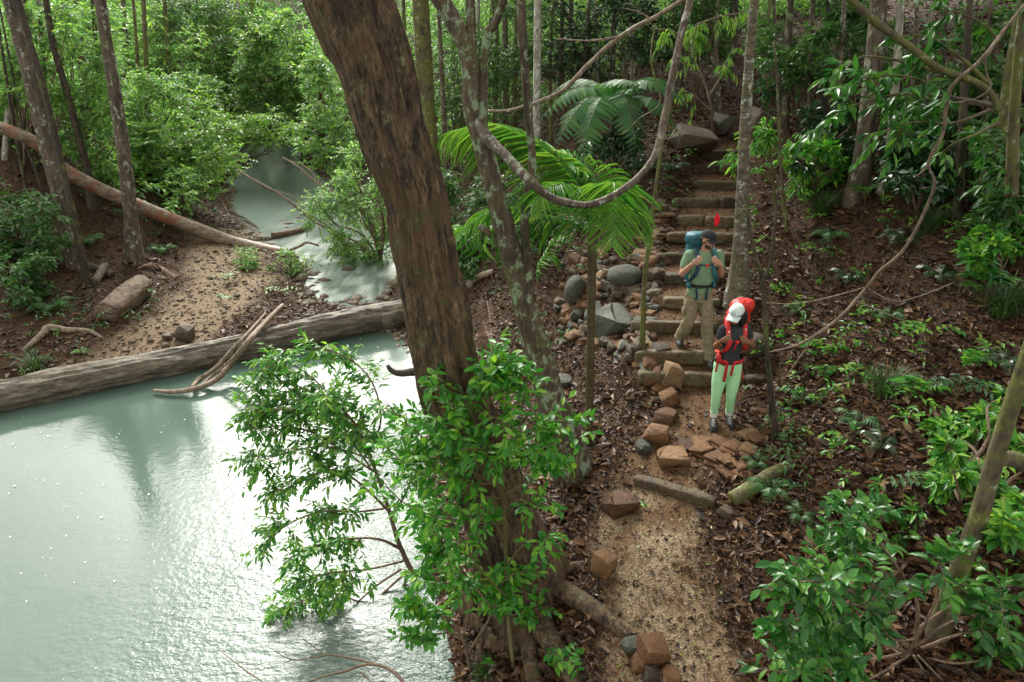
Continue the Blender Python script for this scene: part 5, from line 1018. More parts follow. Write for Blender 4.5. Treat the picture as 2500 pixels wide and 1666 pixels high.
# whorl-leaved and pinnate seedlings on the right slope
def whorl(name, label, u, v, h, nleaf, L, W, mat, nwh=1, cat='seedling'):
    p = G(u, v); t = thing(name, label, cat, p); mb = MB()
    for j in range(nwh):
        c = p + np.array([RNG.normal(0, .12) * (nwh > 1), RNG.normal(0, .1) * (nwh > 1), h * RNG.uniform(.7, 1.1)]); mb.add(*tube(spline([p, (p + c) / 2 + RNG.normal(0, .02, 3), c], 8), np.linspace(.007, .004, 8), 5))
        a = np.arange(nleaf) * 2.4 + RNG.uniform(0, 6); d = np.stack([np.cos(a), np.sin(a), RNG.uniform(-.25, .25, nleaf)], -1)
        leaf_objects(np.repeat(c[None], nleaf, 0) - d * .01, d, np.array([0, 0, 1.0]) + RNG.normal(0, .15, (nleaf, 3)), L * RNG.uniform(.7, 1.1, nleaf), W, mat, t)
    mb.build('stem', B_STEM, t, True)
def pinnate(name, label, u, v, h, nst, npair, L, W, mat, cat='seedling'):
    p = G(u, v); t = thing(name, label, cat, p); mb = MB()
    for j in range(nst):
        a = RNG.uniform(0, 6.283); d = np.array([math.cos(a), math.sin(a) * .7, 0]); ln = h * RNG.uniform(.8, 1.2); Q = spline([p, p + [0, 0, h * .6] + d * ln * .15, p + d * ln * .6 + [0, 0, h * .85], p + d * ln * 1.1 + [0, 0, h * .7]], 16); mb.add(*tube(Q, np.linspace(.005, .002, 16), 5))
        i = np.linspace(6, 14, npair).astype(int); tg = unit(Q[i + 1] - Q[i]); sd = unit(np.cross(tg, [0, 0, 1.0]))
        for s in (1, -1): leaf_objects(Q[i], sd * s + tg * .35, np.array([0, 0, 1.0]) + RNG.normal(0, .12, (npair, 3)), L * RNG.uniform(.8, 1.1, npair), W, mat, t)
    mb.build('stem', B_STEM, t, True)
whorl('whorled_seedling', 'dark glossy seedling with star-shaped leaf whorls at the right edge', 2400, 760, .55, 8, .24, .07, L_GLOSS, 5)
whorl('whorled_seedling', 'glossy whorl of leaves left of the star-shaped seedling on the right slope', 2335, 730, .3, 8, .2, .055, L_GLOSS, 3)
for i, (u, v, h, ns, npr, L, W, mt, lab) in enumerate([(2215,990,.30,5,5,.13,.055,L_FRONT,'bright pinnate seedling in the middle of the right slope'),(2330,985,.30,6,6,.12,.035,L_DARK,'dark feathery seedling right of the bright pinnate one'),(2000,880,.28,6,5,.11,.045,L_FRONT,'bright seedling right of the thin dark sapling'),(2010,930,.2,4,4,.1,.05,L_GLOSS,'low glossy seedling just below the bright one by the sapling'),(2085,930,.22,3,4,.10,.045,L_FINE,'small seedling midway between the sapling and the bright pinnate one'),(2260,850,.35,5,5,.12,.05,L_FINE,'green pinnate seedling above the bright pinnate one'),(2345,910,.28,4,6,.11,.05,L_FRONT,'bright pinnate seedling toward the right edge'),(1990,640,.3,4,4,.09,.04,L_FINE,'seedling sprouting below the grass tussock right of the pale banded tree'),(2110,500,.35,6,5,.11,.05,L_FINE,'leafy seedling at the foot of the stout dark-footed tree'),(2400,600,.4,5,5,.12,.05,L_MID,'seedling below the mossy right edge trunk'),(1560,1240,.05,2,2,.06,.03,L_FRONT,'tiny two-leaved sprout at the left edge of the path'),(1380,1640,.2,4,4,.11,.05,L_FRONT,'bright seedling among the big roots at the bottom'),(2380,1240,.4,5,5,.10,.05,L_FINE,'seedling left of the leaning mossy trunk'),(2260,1230,.3,5,5,.09,.04,L_MID,'seedling behind the small glossy sapling'),(1960,1590,.12,3,3,.09,.04,L_FRONT,'seedling at the path side left of the wide glossy shrub'),(1930,1640,.16,4,4,.1,.045,L_FINE,'seedling at the bottom edge below the wide glossy shrub'),(1480,680,.2,3,3,.06,.03,L_DARK,'small dark seedling on the stone wall left end'),(560,690,.3,5,4,.10,.04,L_PALE,'low green seedling on the gravel bar'),(540,740,.2,4,4,.09,.04,L_FRONT,'small seedling nearer the great log on the gravel bar'),(690,730,.35,5,4,.11,.045,L_LIME,'lime seedling behind the far half of the great log'),(100,905,.25,4,5,.14,.02,L_GRASS,'grassy sprout behind the left end of the great log'),(200,870,.15,4,4,.08,.03,L_FRONT,'tiny sprout behind the left half of the great log')]):
    pinnate('seedling', lab, u, v, h, ns, npr, L, W, mt)
# grass tussocks
TG = (np.array([[0,-.5,0],[0,.5,0],[.4,-.45,.22],[.4,.45,.22],[.75,-.3,.22],[.75,.3,.22],[1,0,.05]]), [np.array([[0,1,3,2],[2,3,5,4]]), np.array([[4,5,6]])])
for u, v, sz, nb, lab in [(2010,520,.45,260,'drooping grass tussock right of the pale banded tree'),(1975,470,.4,160,'smaller grass tussock uphill of the drooping one'),(2450,760,.5,260,'grass tussock at the right edge below the star-shaped seedling'),(2390,430,.5,200,'grass tussock on the slope beneath the mossy right edge trunk'),(2160,960,.4,160,'grass tussock behind the bright pinnate seedling'),(1470,480,.5,200,'dark grass tussock behind the palm crown'),(2270,560,.4,140,'grass tussock below the dark shrub on the right slope'),(1230,1160,.3,120,'grass tuft on the bank behind the broad-leaved sapling'),(1190,1650,.2,100,'grass tuft on the mossy bank at the bottom edge'),(90,900,.4,90,'grass tuft behind the left end of the great log'),(1200,470,.5,160,'grass tussock between the forked tree and the palm crown')]:
    p = G(u, v); a = RNG.uniform(0, 6.283, nb); rr = RNG.uniform(0, sz * .35, nb); bx = np.stack([p[0] + rr * np.cos(a), p[1] + rr * np.sin(a)], -1); bz = H(bx[:, 0], bx[:, 1])
    t = thing('grass_tussock', lab, 'grass', p, 'grass tussocks on the forest floor'); d = np.stack([np.cos(a), np.sin(a), RNG.uniform(.3, 1.1, nb)], -1)
    tag(leaves_obj('blades', np.column_stack([bx, bz]), d, np.stack([-np.cos(a) * .5, -np.sin(a) * .5, np.ones(nb)], -1), sz * RNG.uniform(.6, 1.1, nb), .012, L_GRASS, t, TG), kind='stuff')

# ------------------------------------------------------------------ ground litter (nobody could count it)
def scatter(n, d0, d1, az=60):
    d = d0 * (d1 / d0) ** RNG.random(n); a = R(az) * RNG.uniform(-1, 1, n); return d * np.sin(a), d * np.cos(a)
def gval(A, x, y):
    i = np.clip(np.searchsorted(GX, x), 0, len(GX) - 1); j = np.clip(np.searchsorted(GY, y), 0, len(GY) - 1); return A[i, j]
x, y = scatter(265000, 3.6, 46); z = H(x, y); pw = gval(pathw, x, y); sw = gval(sandw, x, y); lp = gval(lowerp, x, y)
keep = (z > .03) & (RNG.random(len(x)) > np.clip(pw * .40 + pw * lp * .38, 0, .9)) & (RNG.random(len(x)) > sw * .72); x, y, z, pw = x[keep], y[keep], z[keep], pw[keep]; n = len(x)
a = RNG.uniform(0, 6.283, n); dd = np.stack([np.cos(a), np.sin(a), RNG.normal(0, .22, n)], -1); e = .05
nn = np.stack([-(H(x + e, y) - z) / e, -(H(x, y + e) - z) / e, np.ones(n)], -1); nn = np.clip(nn, -1.2, 1.2) + RNG.normal(0, .30, (n, 3))
Ls = np.clip(.070 * np.exp(RNG.normal(0, .45, n)), .02, .19) * (1 - .45 * pw) * (1 + .012 * np.clip(y - 8, 0, 30))
rv = np.clip(RNG.random(n) * .86 + .22 * fbm(x * .6, y * .6, 2, 3), 0, .999)
tag(leaves_obj('leaf_litter', np.stack([x, y, z + RNG.uniform(.0, .025, n)], -1), dd, nn, Ls, Ls * RNG.uniform(.3, .55, n), L_LITTER, None, TC, rv), 'wet brown leaf litter covering the forest floor', 'leaf litter', kind='stuff')
x, y = scatter(12000, 4.0, 24, 58); z = H(x, y); k_ = (z > .05) & (gval(pathw, x, y) < .35) & (gval(sandw, x, y) < .3); x, y, z = x[k_], y[k_], z[k_]; n = len(x); a = RNG.uniform(0, 6.283, n); Ls = RNG.uniform(.10, .19, n)
tag(leaves_obj('large_dry_leaves', np.stack([x, y, z + RNG.uniform(.01, .035, n)], -1), np.stack([np.cos(a), np.sin(a), RNG.normal(0, .25, n)], -1), np.array([0, 0, 1.0]) + RNG.normal(0, .35, (n, 3)), Ls, Ls * RNG.uniform(.32, .5, n), L_LITTER, None, TB), 'larger curled dry leaves lying over the litter', 'leaves', kind='stuff')
x, y = scatter(1700, 4.5, 22, 40); z = H(x, y); k_ = z > .05; x, y, z = x[k_], y[k_], z[k_]; n = len(x); a = RNG.uniform(0, 6.283, n)
tag(leaves_obj('fresh_fallen_leaves', np.stack([x, y, z + .022], -1), np.stack([np.cos(a), np.sin(a), 0 * a], -1), np.array([0, 0, 1.0]) + RNG.normal(0, .2, (n, 3)), .055 * RNG.uniform(.5, 1.2, n), .022, L_FALLEN, None, TB), 'scattered green and yellow fallen leaves on litter and path', 'leaves', kind='stuff')
x, y = scatter(5200, 4.5, 40); z = H(x, y); k_ = (z > .08) & (RNG.random(len(x)) > .8 * gval(pathw, x, y)); x, y, z = x[k_], y[k_], z[k_]; n = len(x); a = RNG.uniform(0, 6.283, n); ln = RNG.uniform(.08, .4, n); A = np.stack([x, y, z + .012], -1); Bx = x + ln * np.cos(a); By = y + ln * np.sin(a)
V, F = sticks(A, np.stack([Bx, By, np.maximum(H(Bx, By), 0) + .02 + RNG.random(n) * .03], -1), RNG.uniform(.002, .006, n)); tag(MB().add(V, F).build('fallen_twigs', B_TWIG), 'thin fallen twigs strewn over the forest floor', 'twigs', kind='stuff')
# low seedlings and cover
x, y = scatter(8000, 5, 45); z = H(x, y); cov = fbm(x * .45, y * .45, 11, 3); left = x < -4
k_ = (z > .15) & (gval(pathw, x, y) < .15) & (gval(sandw, x, y) < .3) & (np.where(left, cov > -.25, cov > .02)) & ((y > 10.5) | (x > 3.0)); x, y, z = x[k_], y[k_], z[k_]; n = len(x)
C = np.stack([x, y, z + RNG.uniform(.05, .3, n)], -1); pos, d, nr, s, e = sprays(C, RNG.uniform(.08, .24, n) * (1 + .02 * y), 3, 4, .2, .4)
tag(leaves_obj('ground_cover', pos, d, nr, .085 * RNG.uniform(.6, 1.3, len(pos)) * (1 + .015 * pos[:, 1]), .036, L_MID), 'low green seedlings and herbs covering the forest floor', 'ground cover', kind='stuff')
x, y = scatter(950, 6, 16, 56); z = H(x, y); k_ = (x > 3.2) & (gval(pathw, x, y) < .1) & (fbm(x * .5, y * .5, 21, 3) > -.1); x, y, z = x[k_], y[k_], z[k_]; n = len(x); C = np.stack([x, y, z + RNG.uniform(.08, .3, n)], -1); pos, d, nr, s, e = sprays(C, RNG.uniform(.08, .22, n), 3, 4, .2, .4)
tag(leaves_obj('slope_seedlings', pos, d, nr, .095 * RNG.uniform(.6, 1.3, len(pos)), .038, L_FINE), 'scattered bright seedlings dotting the right slope', 'ground cover', kind='stuff')
# gravel of the bar
n = 2600; i = RNG.integers(0, len(SANDC), n); x = SANDC[i, 0] + RNG.normal(0, .75, n); y = SANDC[i, 1] + RNG.normal(0, .7, n); z = H(x, y); k_ = z > .02; x, y, z = x[k_], y[k_], z[k_]; n = len(x); V0, F0 = ico(1); s = np.clip(.018 * np.exp(RNG.normal(0, .6, n)), .008, .09)
V = (V0[None] * (1 + .25 * RNG.normal(size=(n, 1, 3)).clip(-1.2, 1.2)) * s[:, None, None] * [1, 1, .6] + np.stack([x, y, z + .2 * s], -1)[:, None]).reshape(-1, 3); F = (F0[None] + (np.arange(n) * len(V0))[:, None, None]).reshape(-1, 3)
tag(obj('gravel', raw_mesh('gravel', V, F, False, {'rnd': np.repeat(RNG.random(n), len(V0))}), R_BROWN), 'loose gravel and pebbles on the sand bar behind the great log', 'gravel', kind='stuff')
# stones along the waterline and in the rapids upstream
n = 60000; x = RNG.uniform(-14, .8, n); y = RNG.uniform(4.2, 32, n); z = H(x, y); ups = (y > 15.5) & (x > -10); k_ = ((np.abs(z) < .07) & (RNG.random(n) < np.where(y > 14, .55, .16))) | (ups & (z < 0) & (z > -.45) & (fbm(x * .8, y * .8, 31, 3) > .22) & (RNG.random(n) < .10)); x, y, z = x[k_], y[k_], np.maximum(z[k_], -.05); n = len(x); s_ = np.clip(.04 * np.exp(RNG.normal(0, .55, n)) * (1 + .04 * np.clip(y - 10, 0, 20)), .02, .22)
V0, F0 = ico(1); V = (V0[None] * (1 + .25 * RNG.normal(size=(n, 1, 3)).clip(-1.2, 1.2)) * s_[:, None, None] * [1, 1, .6] + np.stack([x, y, z + .15 * s_], -1)[:, None]).reshape(-1, 3); F = (F0[None] + (np.arange(n) * len(V0))[:, None, None]).reshape(-1, 3)
tag(obj('shore_stones', raw_mesh('shore_stones', V, F, False, {'rnd': np.repeat(RNG.random(n), len(V0))}), R_BROWN), 'loose stones along the waterline and in the shallow rapids', 'stones', kind='stuff')
# foam flecks drifting on the pool
m, t, b, out = nodes('foam_bubbles'); b.inputs['Base Color'].default_value = (.8, .84, .82, 1); b.inputs['Roughness'].default_value = .5
n = 520; x = RNG.uniform(-9, .2, n); y = RNG.uniform(4.2, 14, n); k_ = (H(x, y) < -.02) & (RNG.random(n) < .25 + .75 * (fbm(x * .7, y * .7, 4, 3) > .05)); x, y = x[k_], y[k_]; n = len(x); a = np.arange(7) * .8976; s = .0055 * np.exp(RNG.normal(0, .45, n))
V = np.stack([x[:, None] + s[:, None] * np.cos(a) * RNG.uniform(.7, 1.5, (n, 7)), y[:, None] + s[:, None] * np.sin(a) * RNG.uniform(.7, 1.3, (n, 7)), np.full((n, 7), .014)], -1).reshape(-1, 3)
tag(obj('foam_flecks', raw_mesh('foam_flecks', V, np.arange(n * 7).reshape(n, 7)), m), 'tiny white foam flecks drifting on the milky pool', 'foam', kind='stuff')
# ------------------------------------------------------------------ the two hikers
def loft(P, ra, rb, ref=(1, 0, 0), n=20, e=2.0, horiz=False):
    P = np.asarray(P, float); m = len(P); T = np.tile([0, 0, 1.0], (m, 1)) if horiz else unit(np.gradient(P, axis=0)); ref = np.asarray(ref, float)
    A = unit(ref - T * (T @ ref)[:, None]); B = np.cross(T, A); th = np.linspace(0, 2 * math.pi, n, endpoint=False); c, s = np.cos(th), np.sin(th)
    c = np.sign(c) * np.abs(c) ** (2 / e); s = np.sign(s) * np.abs(s) ** (2 / e)
    ra = np.broadcast_to(ra, (m,)); rb = np.broadcast_to(rb, (m,))
    V = (P[:, None] + A[:, None] * (c[None] * ra[:, None])[..., None] + B[:, None] * (s[None] * rb[:, None])[..., None]).reshape(-1, 3)
    i = np.arange(m - 1)[:, None] * n; j = np.arange(n)[None]; k = (j + 1) % n
    F = [np.stack([i + j, i + k, i + n + k, i + n + j], -1).reshape(-1, 4)]; V = np.vstack([V, P[0], P[-1]]); jj = np.arange(n); kk = (jj + 1) % n
    F += [np.stack([kk, jj, np.full(n, m * n)], -1), np.stack([(m - 1) * n + jj, (m - 1) * n + kk, np.full(n, m * n + 1)], -1)]
    return V, F
def sl(pts, n):   # smooth loft from rows (x, y, z, ra, rb)
    S = spline(np.array(pts, float), n); return S[:, :3], S[:, 3], S[:, 4]
def ribbon(pts, w, th, ref, n=24, e=4.0):
    S = spline(np.array(pts, float), n); return loft(S, w / 2, th / 2, ref, 10, e)
def remesh(o, vox, smooth_it=4, disp=0.0, scale=.08):
    m = o.modifiers.new('union', 'REMESH'); m.mode = 'VOXEL'; m.voxel_size = vox; m.use_smooth_shade = True
    s = o.modifiers.new('relax', 'SMOOTH'); s.iterations = smooth_it; s.factor = .5
    if disp:
        tx = bpy.data.textures.new('folds', 'CLOUDS'); tx.noise_scale = scale; tx.noise_depth = 1
        d = o.modifiers.new('folds', 'DISPLACE'); d.texture = tx; d.strength = disp; d.mid_level = .5; d.texture_coords = 'GLOBAL'
    return o
def hand(mb, wr, f, n, s=1.0, curl=1.0, thumb=1):
    """palm with four unequal bent fingers closing round a strap and a thumb leaving the side of the palm"""
    f = unit(f); n = unit(np.asarray(n) - f * np.dot(n, f)); w = np.cross(f, n); wr = np.asarray(wr, float)
    P = np.array([wr, wr + f * .03 * s, wr + f * .06 * s, wr + f * .09 * s]); mb.add(*loft(P, np.array([.026, .034, .041, .042]) * s, np.array([.019, .018, .016, .013]) * s, w, 14))
    for i, (o, L) in enumerate(zip((-.031, -.0105, .0105, .031), (.066, .080, .074, .058))):
        k = wr + f * .088 * s + w * o * s; a = [k - f * .012 * s]; d = f.copy(); p = k; a.append(p)
        for j, fr in enumerate((.45, .32, .23)):
            ang = curl * (.35, .95, 1.15)[j] * .8; d = unit(d * math.cos(ang) + n * math.sin(ang)); p = p + d * L * fr * 1.15 * s; a.append(p)
        S = spline(np.array(a), 12); mb.add(*tube(S, np.linspace(.0092, .0070, 12) * s, 8))
    t0 = wr + f * .03 * s + w * thumb * .030 * s; a = [t0, t0 + f * .025 * s + w * thumb * .022 * s + n * .01 * s, t0 + f * .055 * s + w * thumb * .020 * s + n * .025 * s, t0 + f * .075 * s + w * thumb * .006 * s + n * .034 * s]
    S = spline(np.array(a), 12); mb.add(*tube(S, np.linspace(.0125, .0085, 12) * s, 8))
def rotm(yaw, pitch, roll=0): return np.array((Euler((0, 0, R(yaw))).to_matrix() @ Euler((R(pitch), 0, 0)).to_matrix() @ Euler((0, R(roll), 0)).to_matrix()))
def placed(VF, c, M): return (VF[0] @ M.T + np.asarray(c), VF[1])
def head(mb, c, M, s=1.0, jaw=1.0):
    for cc, rr in [((0, .012, .03), (.076, .096, .098)), ((0, -.030, -.035), (.060, .068, .070)), ((0, -.048, -.078), (.040 * jaw, .042, .034)), ((0, -.085, .028), (.050, .016, .012)), ((0, -.104, -.012), (.011, .017, .022)), ((0, -.108, -.026), (.016, .013, .010)), ((.038, -.078, -.018), (.020, .018, .018)), ((-.038, -.078, -.018), (.020, .018, .018)), ((.078, .008, -.008), (.010, .020, .031)), ((-.078, .008, -.008), (.010, .020, .031)), ((0, -.098, -.058), (.024, .012, .010))]:
        V, F = ellipsoid(np.array(cc) * s, np.array(rr) * s, 3); mb.add(*placed((V, F), c, M))
def face(root, c, M, s, eyem, lipm, brow):
    for sx in (-1, 1):
        V, F = ellipsoid(np.array((sx * .031, -.0865, .004)) * s, np.array((.0125, .010, .0075)) * s, 2); e = MB().add(*placed((V, F), c, M)).build('eye', eyem, root, True)
        V, F = ellipsoid(np.array((sx * .031, -.0945, .004)) * s, np.array((.0055, .004, .0055)) * s, 2); MB().add(*placed((V, F), c, M)).build('pupil', brow, e, True)
        V, F = ellipsoid(np.array((sx * .032, -.093, .027)) * s, np.array((.020, .008, .0045)) * s, 2); MB().add(*placed((V, F), c, M)).build('eyebrow', brow, root, True)
    V, F = ellipsoid(np.array((0, -.105, -.056)) * s, np.array((.023, .008, .008)) * s, 2); MB().add(*placed((V, F), c, M)).build('mouth', lipm, root, True)
def cap(root, c, M, s, mat, bm, logo=None):
    V, F = ico(4); k = V[:, 2] > -.12; idx = -np.ones(len(V), int); idx[k] = np.arange(k.sum()); F = idx[F]; F = F[(F >= 0).all(1)]; W = V[k] * np.array([.090, .112, .095]) * s + np.array([0, .010, .045]) * s
    cp_ = MB().add(*placed((W, F), c, M)).build('cap', mat, root, True); sd = cp_.modifiers.new('thickness', 'SOLIDIFY'); sd.thickness = .004
    u = np.linspace(-1, 1, 15); v = np.linspace(0, 1, 6); Vb = []
    for vv in v:
        for uu in u: Vb.append((uu * .078 * (1 - .12 * vv * vv), -.088 - .082 * vv * math.sqrt(max(0, 1 - .62 * uu * uu)) + .055 * uu * uu * (1 - vv), .040 - .020 * vv - .028 * uu * uu))
    Fb = np.array([[i * 15 + j, i * 15 + j + 1, (i + 1) * 15 + j + 1, (i + 1) * 15 + j] for i in range(5) for j in range(14)]); br = MB().add(*placed((np.array(Vb) * s, Fb), c, M)).build('brim', mat, cp_, True); sd = br.modifiers.new('thickness', 'SOLIDIFY'); sd.thickness = .005
    V, F = ellipsoid(np.array((0, .010, .141)) * s, np.array((.008, .008, .004)) * s, 2); MB().add(*placed((V, F), c, M)).build('button', mat, cp_, True)
    if logo:
        mb = MB()
        for tri in ([(-.026, .070), (0, .118), (.026, .070)], [(-.012, .072), (.003, .098), (.014, .072)]):
            q = []
            for x, z in tri:
                y = .010 - .112 * math.sqrt(max(.05, 1 - (x / .090) ** 2 - ((z - .045) / .095) ** 2)) - .003; q.append((x, y, z))
            q = np.array(q + [q[0]]) * s
            for a, b in zip(q[:-1], q[1:]): mb.add(*placed(tube(np.array([a, (a + b) / 2 - [0, .004, 0], b]), .0016, 5), c, M))
        mb.build('emblem', logo, cp_, True)
def shoe(root, an, toe, zg, mat, sole, lace=None, s=1.0):
    an = np.asarray(an, float); d = np.array([toe[0] - an[0], toe[1] - an[1], 0]); d = unit(d); w = np.array([-d[1], d[0], 0]); z = np.array([0, 0, 1.0]); h = np.array([an[0], an[1], zg]) - d * .06 * s
    P = [h + d * a * s + z * b * s for a, b in ((0, .055), (.05, .062), (.12, .052), (.19, .042), (.255, .036), (.285, .032))]
    mb = MB(); mb.add(*loft(np.array(P), np.array([.030, .040, .042, .048, .042, .018]) * s, np.array([.045, .052, .044, .034, .028, .014]) * s, w, 16)); mb.add(*loft(np.array([h + d * .045 * s + z * .05, h + d * .05 * s + z * .10 * s, h + d * .05 * s + z * .145 * s]), .044 * s, .052 * s, w, 14))
    o = remesh(mb.build('shoe', mat, root, True), .008, 3)
    P = np.array([h + d * a * s + z * .012 for a in (-.008, .05, .12, .19, .26, .295)]); MB().add(*loft(P, np.array([.032, .042, .044, .051, .044, .018]) * s, .014, w, 14, 3)).build('sole', sole, o, True)
    if lace:
        for i in range(5):
            p = h + d * (.085 + .026 * i) * s + z * (.108 - .0095 * i) * s; MB().add(*tube(np.array([p - w * .020, p + z * .006, p + w * .020]), .0034, 5)).build('lace', lace, o, True)
SKIN1 = plain_mat('light_skin', (.44, .24, .165), .5, .12, 30, .1, .002); SKIN2 = plain_mat('brown_skin', (.22, .095, .052), .45, .12, 30, .1, .002)
BEARD = plain_mat('brown_beard', (.045, .025, .016), .7, .3, 60, .4, .004); EYE = plain_mat('eye_white', (.6, .58, .55), .3, .02, 30, 0); INK = plain_mat('dark_hair', (.012, .008, .007), .6, .3, 40, .4, .01); LIP = plain_mat('lips', (.30, .10, .08), .45, .1, 30, 0)
TEE1 = plain_mat('sage_green_cotton', (.165, .265, .165), .85, .12, 18, .35, .004, .2, True); TEE2 = plain_mat('charcoal_jersey', (.030, .034, .040), .8, .15, 20, .3, .003, .25, True)
KHAKI = plain_mat('khaki_cloth', (.215, .185, .115), .85, .12, 14, .35, .005, .2, True); MINT = plain_mat('mint_leggings', (.36, .66, .37), .7, .06, 14, .15, .002, .3, True)
CAP1 = plain_mat('charcoal_cap', (.028, .030, .032), .85, .2, 25, .3, .003, .2, True); CAP2 = plain_mat('pale_grey_cap', (.60, .67, .67), .8, .06, 25, .2, .002, .3, True)
PACK1 = plain_mat('teal_nylon', (.020, .115, .150), .5, .25, 16, .4, .006, .4, True); PACK1B = plain_mat('navy_webbing', (.018, .045, .068), .6, .2, 30, .3, .003, .3, True)
PACK2 = plain_mat('red_nylon', (.50, .018, .016), .5, .22, 16, .4, .006, .4, True); PACK2B = plain_mat('red_webbing', (.42, .010, .014), .6, .2, 30, .3, .003, .3, True)
SHOE1 = plain_mat('grey_hiking_shoe', (.035, .036, .036), .6, .5, 40, .4, .004); SHOE2 = plain_mat('black_hiking_boot', (.012, .013, .015), .6, .3, 40, .4, .004); SOLE = plain_mat('rubber_sole', (.02, .02, .02), .8, .2, 30, .2)
SOCK = plain_mat('white_sock', (.66, .68, .60), .9, .08, 40, .3, .003, .2, True); WHITE = plain_mat('white_print', (.75, .76, .74), .6, .05, 30, 0); REDP = plain_mat('red_plastic', (.70, .025, .015), .4, .05, 20, 0); BLACKW = plain_mat('black_webbing', (.012, .012, .014), .6, .2, 30, .2); EMB = plain_mat('emblem_thread', (.06, .07, .075), .7, .1, 30, 0)

# ---- man
hd = np.array([2.70, 9.27, 3.715]); MH = rotm(34, 8)
man = thing('person', 'man in sage green t-shirt, khaki trousers and dark cap descending the stone steps', 'person', (2.68, 9.15, 1.93))
mb = MB(); head(mb, hd, MH, 1.0, 1.1)
mb.add(*loft(*sl([(2.685, 9.33, 3.47, .075, .07), (2.69, 9.32, 3.56, .058, .058), (2.70, 9.29, 3.66, .056, .058)], 8), horiz=True))
mb.add(*loft(*sl([(2.66, 9.28, 2.86, .14, .10), (2.66, 9.27, 3.0, .15, .11), (2.66, 9.28, 3.15, .142, .105), (2.67, 9.30, 3.33, .17, .115), (2.68, 9.33, 3.46, .165, .095), (2.68, 9.34, 3.54, .08, .06)], 18), horiz=True))
ARM = [((2.48, 9.34, 3.475), (2.385, 9.29, 3.20), (2.475, 9.10, 3.425)), ((2.885, 9.34, 3.475), (2.945, 9.29, 3.19), (2.865, 9.10, 3.415))]
for sh, el, wr in ARM:
    mb.add(*loft(*sl([(*sh, .055, .055), ((sh[0] + el[0]) / 2, (sh[1] + el[1]) / 2, (sh[2] + el[2]) / 2, .052, .052), (*el, .041, .041)], 10))); mb.add(*loft(*sl([(*el, .041, .041), ((el[0] * .65 + wr[0] * .35), el[1] * .65 + wr[1] * .35, el[2] * .65 + wr[2] * .35, .045, .042), (*wr, .028, .024)], 10)))
hand(mb, ARM[0][2], (.70, -.05, .52), (.15, 1, 0), 1.0, 1.0, -1); hand(mb, ARM[1][2], (-.70, -.05, .52), (-.15, 1, 0), 1.0, 1.0, 1)
LEG = [((2.575, 9.28, 2.90), (2.525, 9.19, 2.49), (2.50, 9.43, 2.17), (2.46, 9.20), 2.105), ((2.75, 9.27, 2.90), (2.795, 9.12, 2.47), (2.84, 9.05, 2.02), (2.86, 8.80), 1.935)]
for hp, kn, an, toe, zg in LEG:
    mb.add(*loft(*sl([(*hp, .085, .088), ((hp[0] + kn[0]) / 2, (hp[1] + kn[1]) / 2, (hp[2] + kn[2]) / 2, .075, .078), (*kn, .055, .057), (kn[0] * .6 + an[0] * .4, kn[1] * .6 + an[1] * .4, kn[2] * .6 + an[2] * .4, .054, .056), (*an, .036, .038), (an[0], an[1], zg + .05, .036, .038)], 22), (1, 0, 0)))
remesh(mb.build('body', SKIN1, man, True), .0055, 3)
face(man, hd, MH, 1.0, EYE, LIP, INK)
V, F = ico(3); W = V * np.array([.062, .071, .058]) + np.array([0, -.029, -.068]); k = (V[:, 1] < .35) & (V[:, 2] < .30) & ~((np.abs(V[:, 0]) < .36) & (V[:, 2] > -.10) & (V[:, 1] < -.5)); idx = -np.ones(len(V), int); idx[k] = np.arange(k.sum()); F2 = idx[F]; F2 = F2[(F2 >= 0).all(1)]
MB().add(*placed((W[k], F2), hd, MH)).build('beard', BEARD, man, True)
V, F = ellipsoid((0, .035, .0), (.083, .080, .075), 3); MB().add(*placed((V, F), hd, MH)).build('hair', INK, man, True)
cap(man, hd, MH, 1.0, CAP1, CAP1)
mb = MB(); mb.add(*loft(*sl([(2.66, 9.27, 2.90, .182, .138), (2.66, 9.27, 2.98, .178, .135), (2.66, 9.27, 3.10, .166, .125), (2.67, 9.28, 3.24, .180, .132), (2.675, 9.30, 3.38, .200, .135), (2.68, 9.33, 3.48, .180, .105), (2.685, 9.335, 3.545, .085, .075)], 22), horiz=True))
for sh, el, wr in ARM: mb.add(*loft(*sl([(sh[0] + (2.68 - sh[0]) * .3, sh[1], sh[2] + .01, .07, .07), (*sh, .075, .072), (sh[0] * .5 + el[0] * .5, sh[1] * .5 + el[1] * .5, sh[2] * .5 + el[2] * .5, .070, .070), (sh[0] * .34 + el[0] * .66, sh[1] * .34 + el[1] * .66, sh[2] * .34 + el[2] * .66, .068, .068)], 12)))
remesh(mb.build('t_shirt', TEE1, man, True), .011, 4, .028, .075)
mb = MB(); mb.add(*loft(*sl([(2.66, 9.27, 3.00, .165, .125), (2.66, 9.27, 2.92, .178, .135), (2.66, 9.27, 2.82, .165, .13)], 8), horiz=True))
for hp, kn, an, toe, zg in LEG:
    mb.add(*loft(*sl([(hp[0], hp[1], hp[2] + .05, .098, .11), ((hp[0] + kn[0]) / 2, (hp[1] + kn[1]) / 2, (hp[2] + kn[2]) / 2, .098, .105), (*kn, .084, .088), (kn[0] * .5 + an[0] * .5, kn[1] * .5 + an[1] * .5, kn[2] * .5 + an[2] * .5, .082, .086), (*an, .074, .080), (an[0], an[1], zg + .075, .078, .085)], 24), (1, 0, 0)))
tr = remesh(mb.build('trousers', KHAKI, man, True), .011, 4, .036, .07)
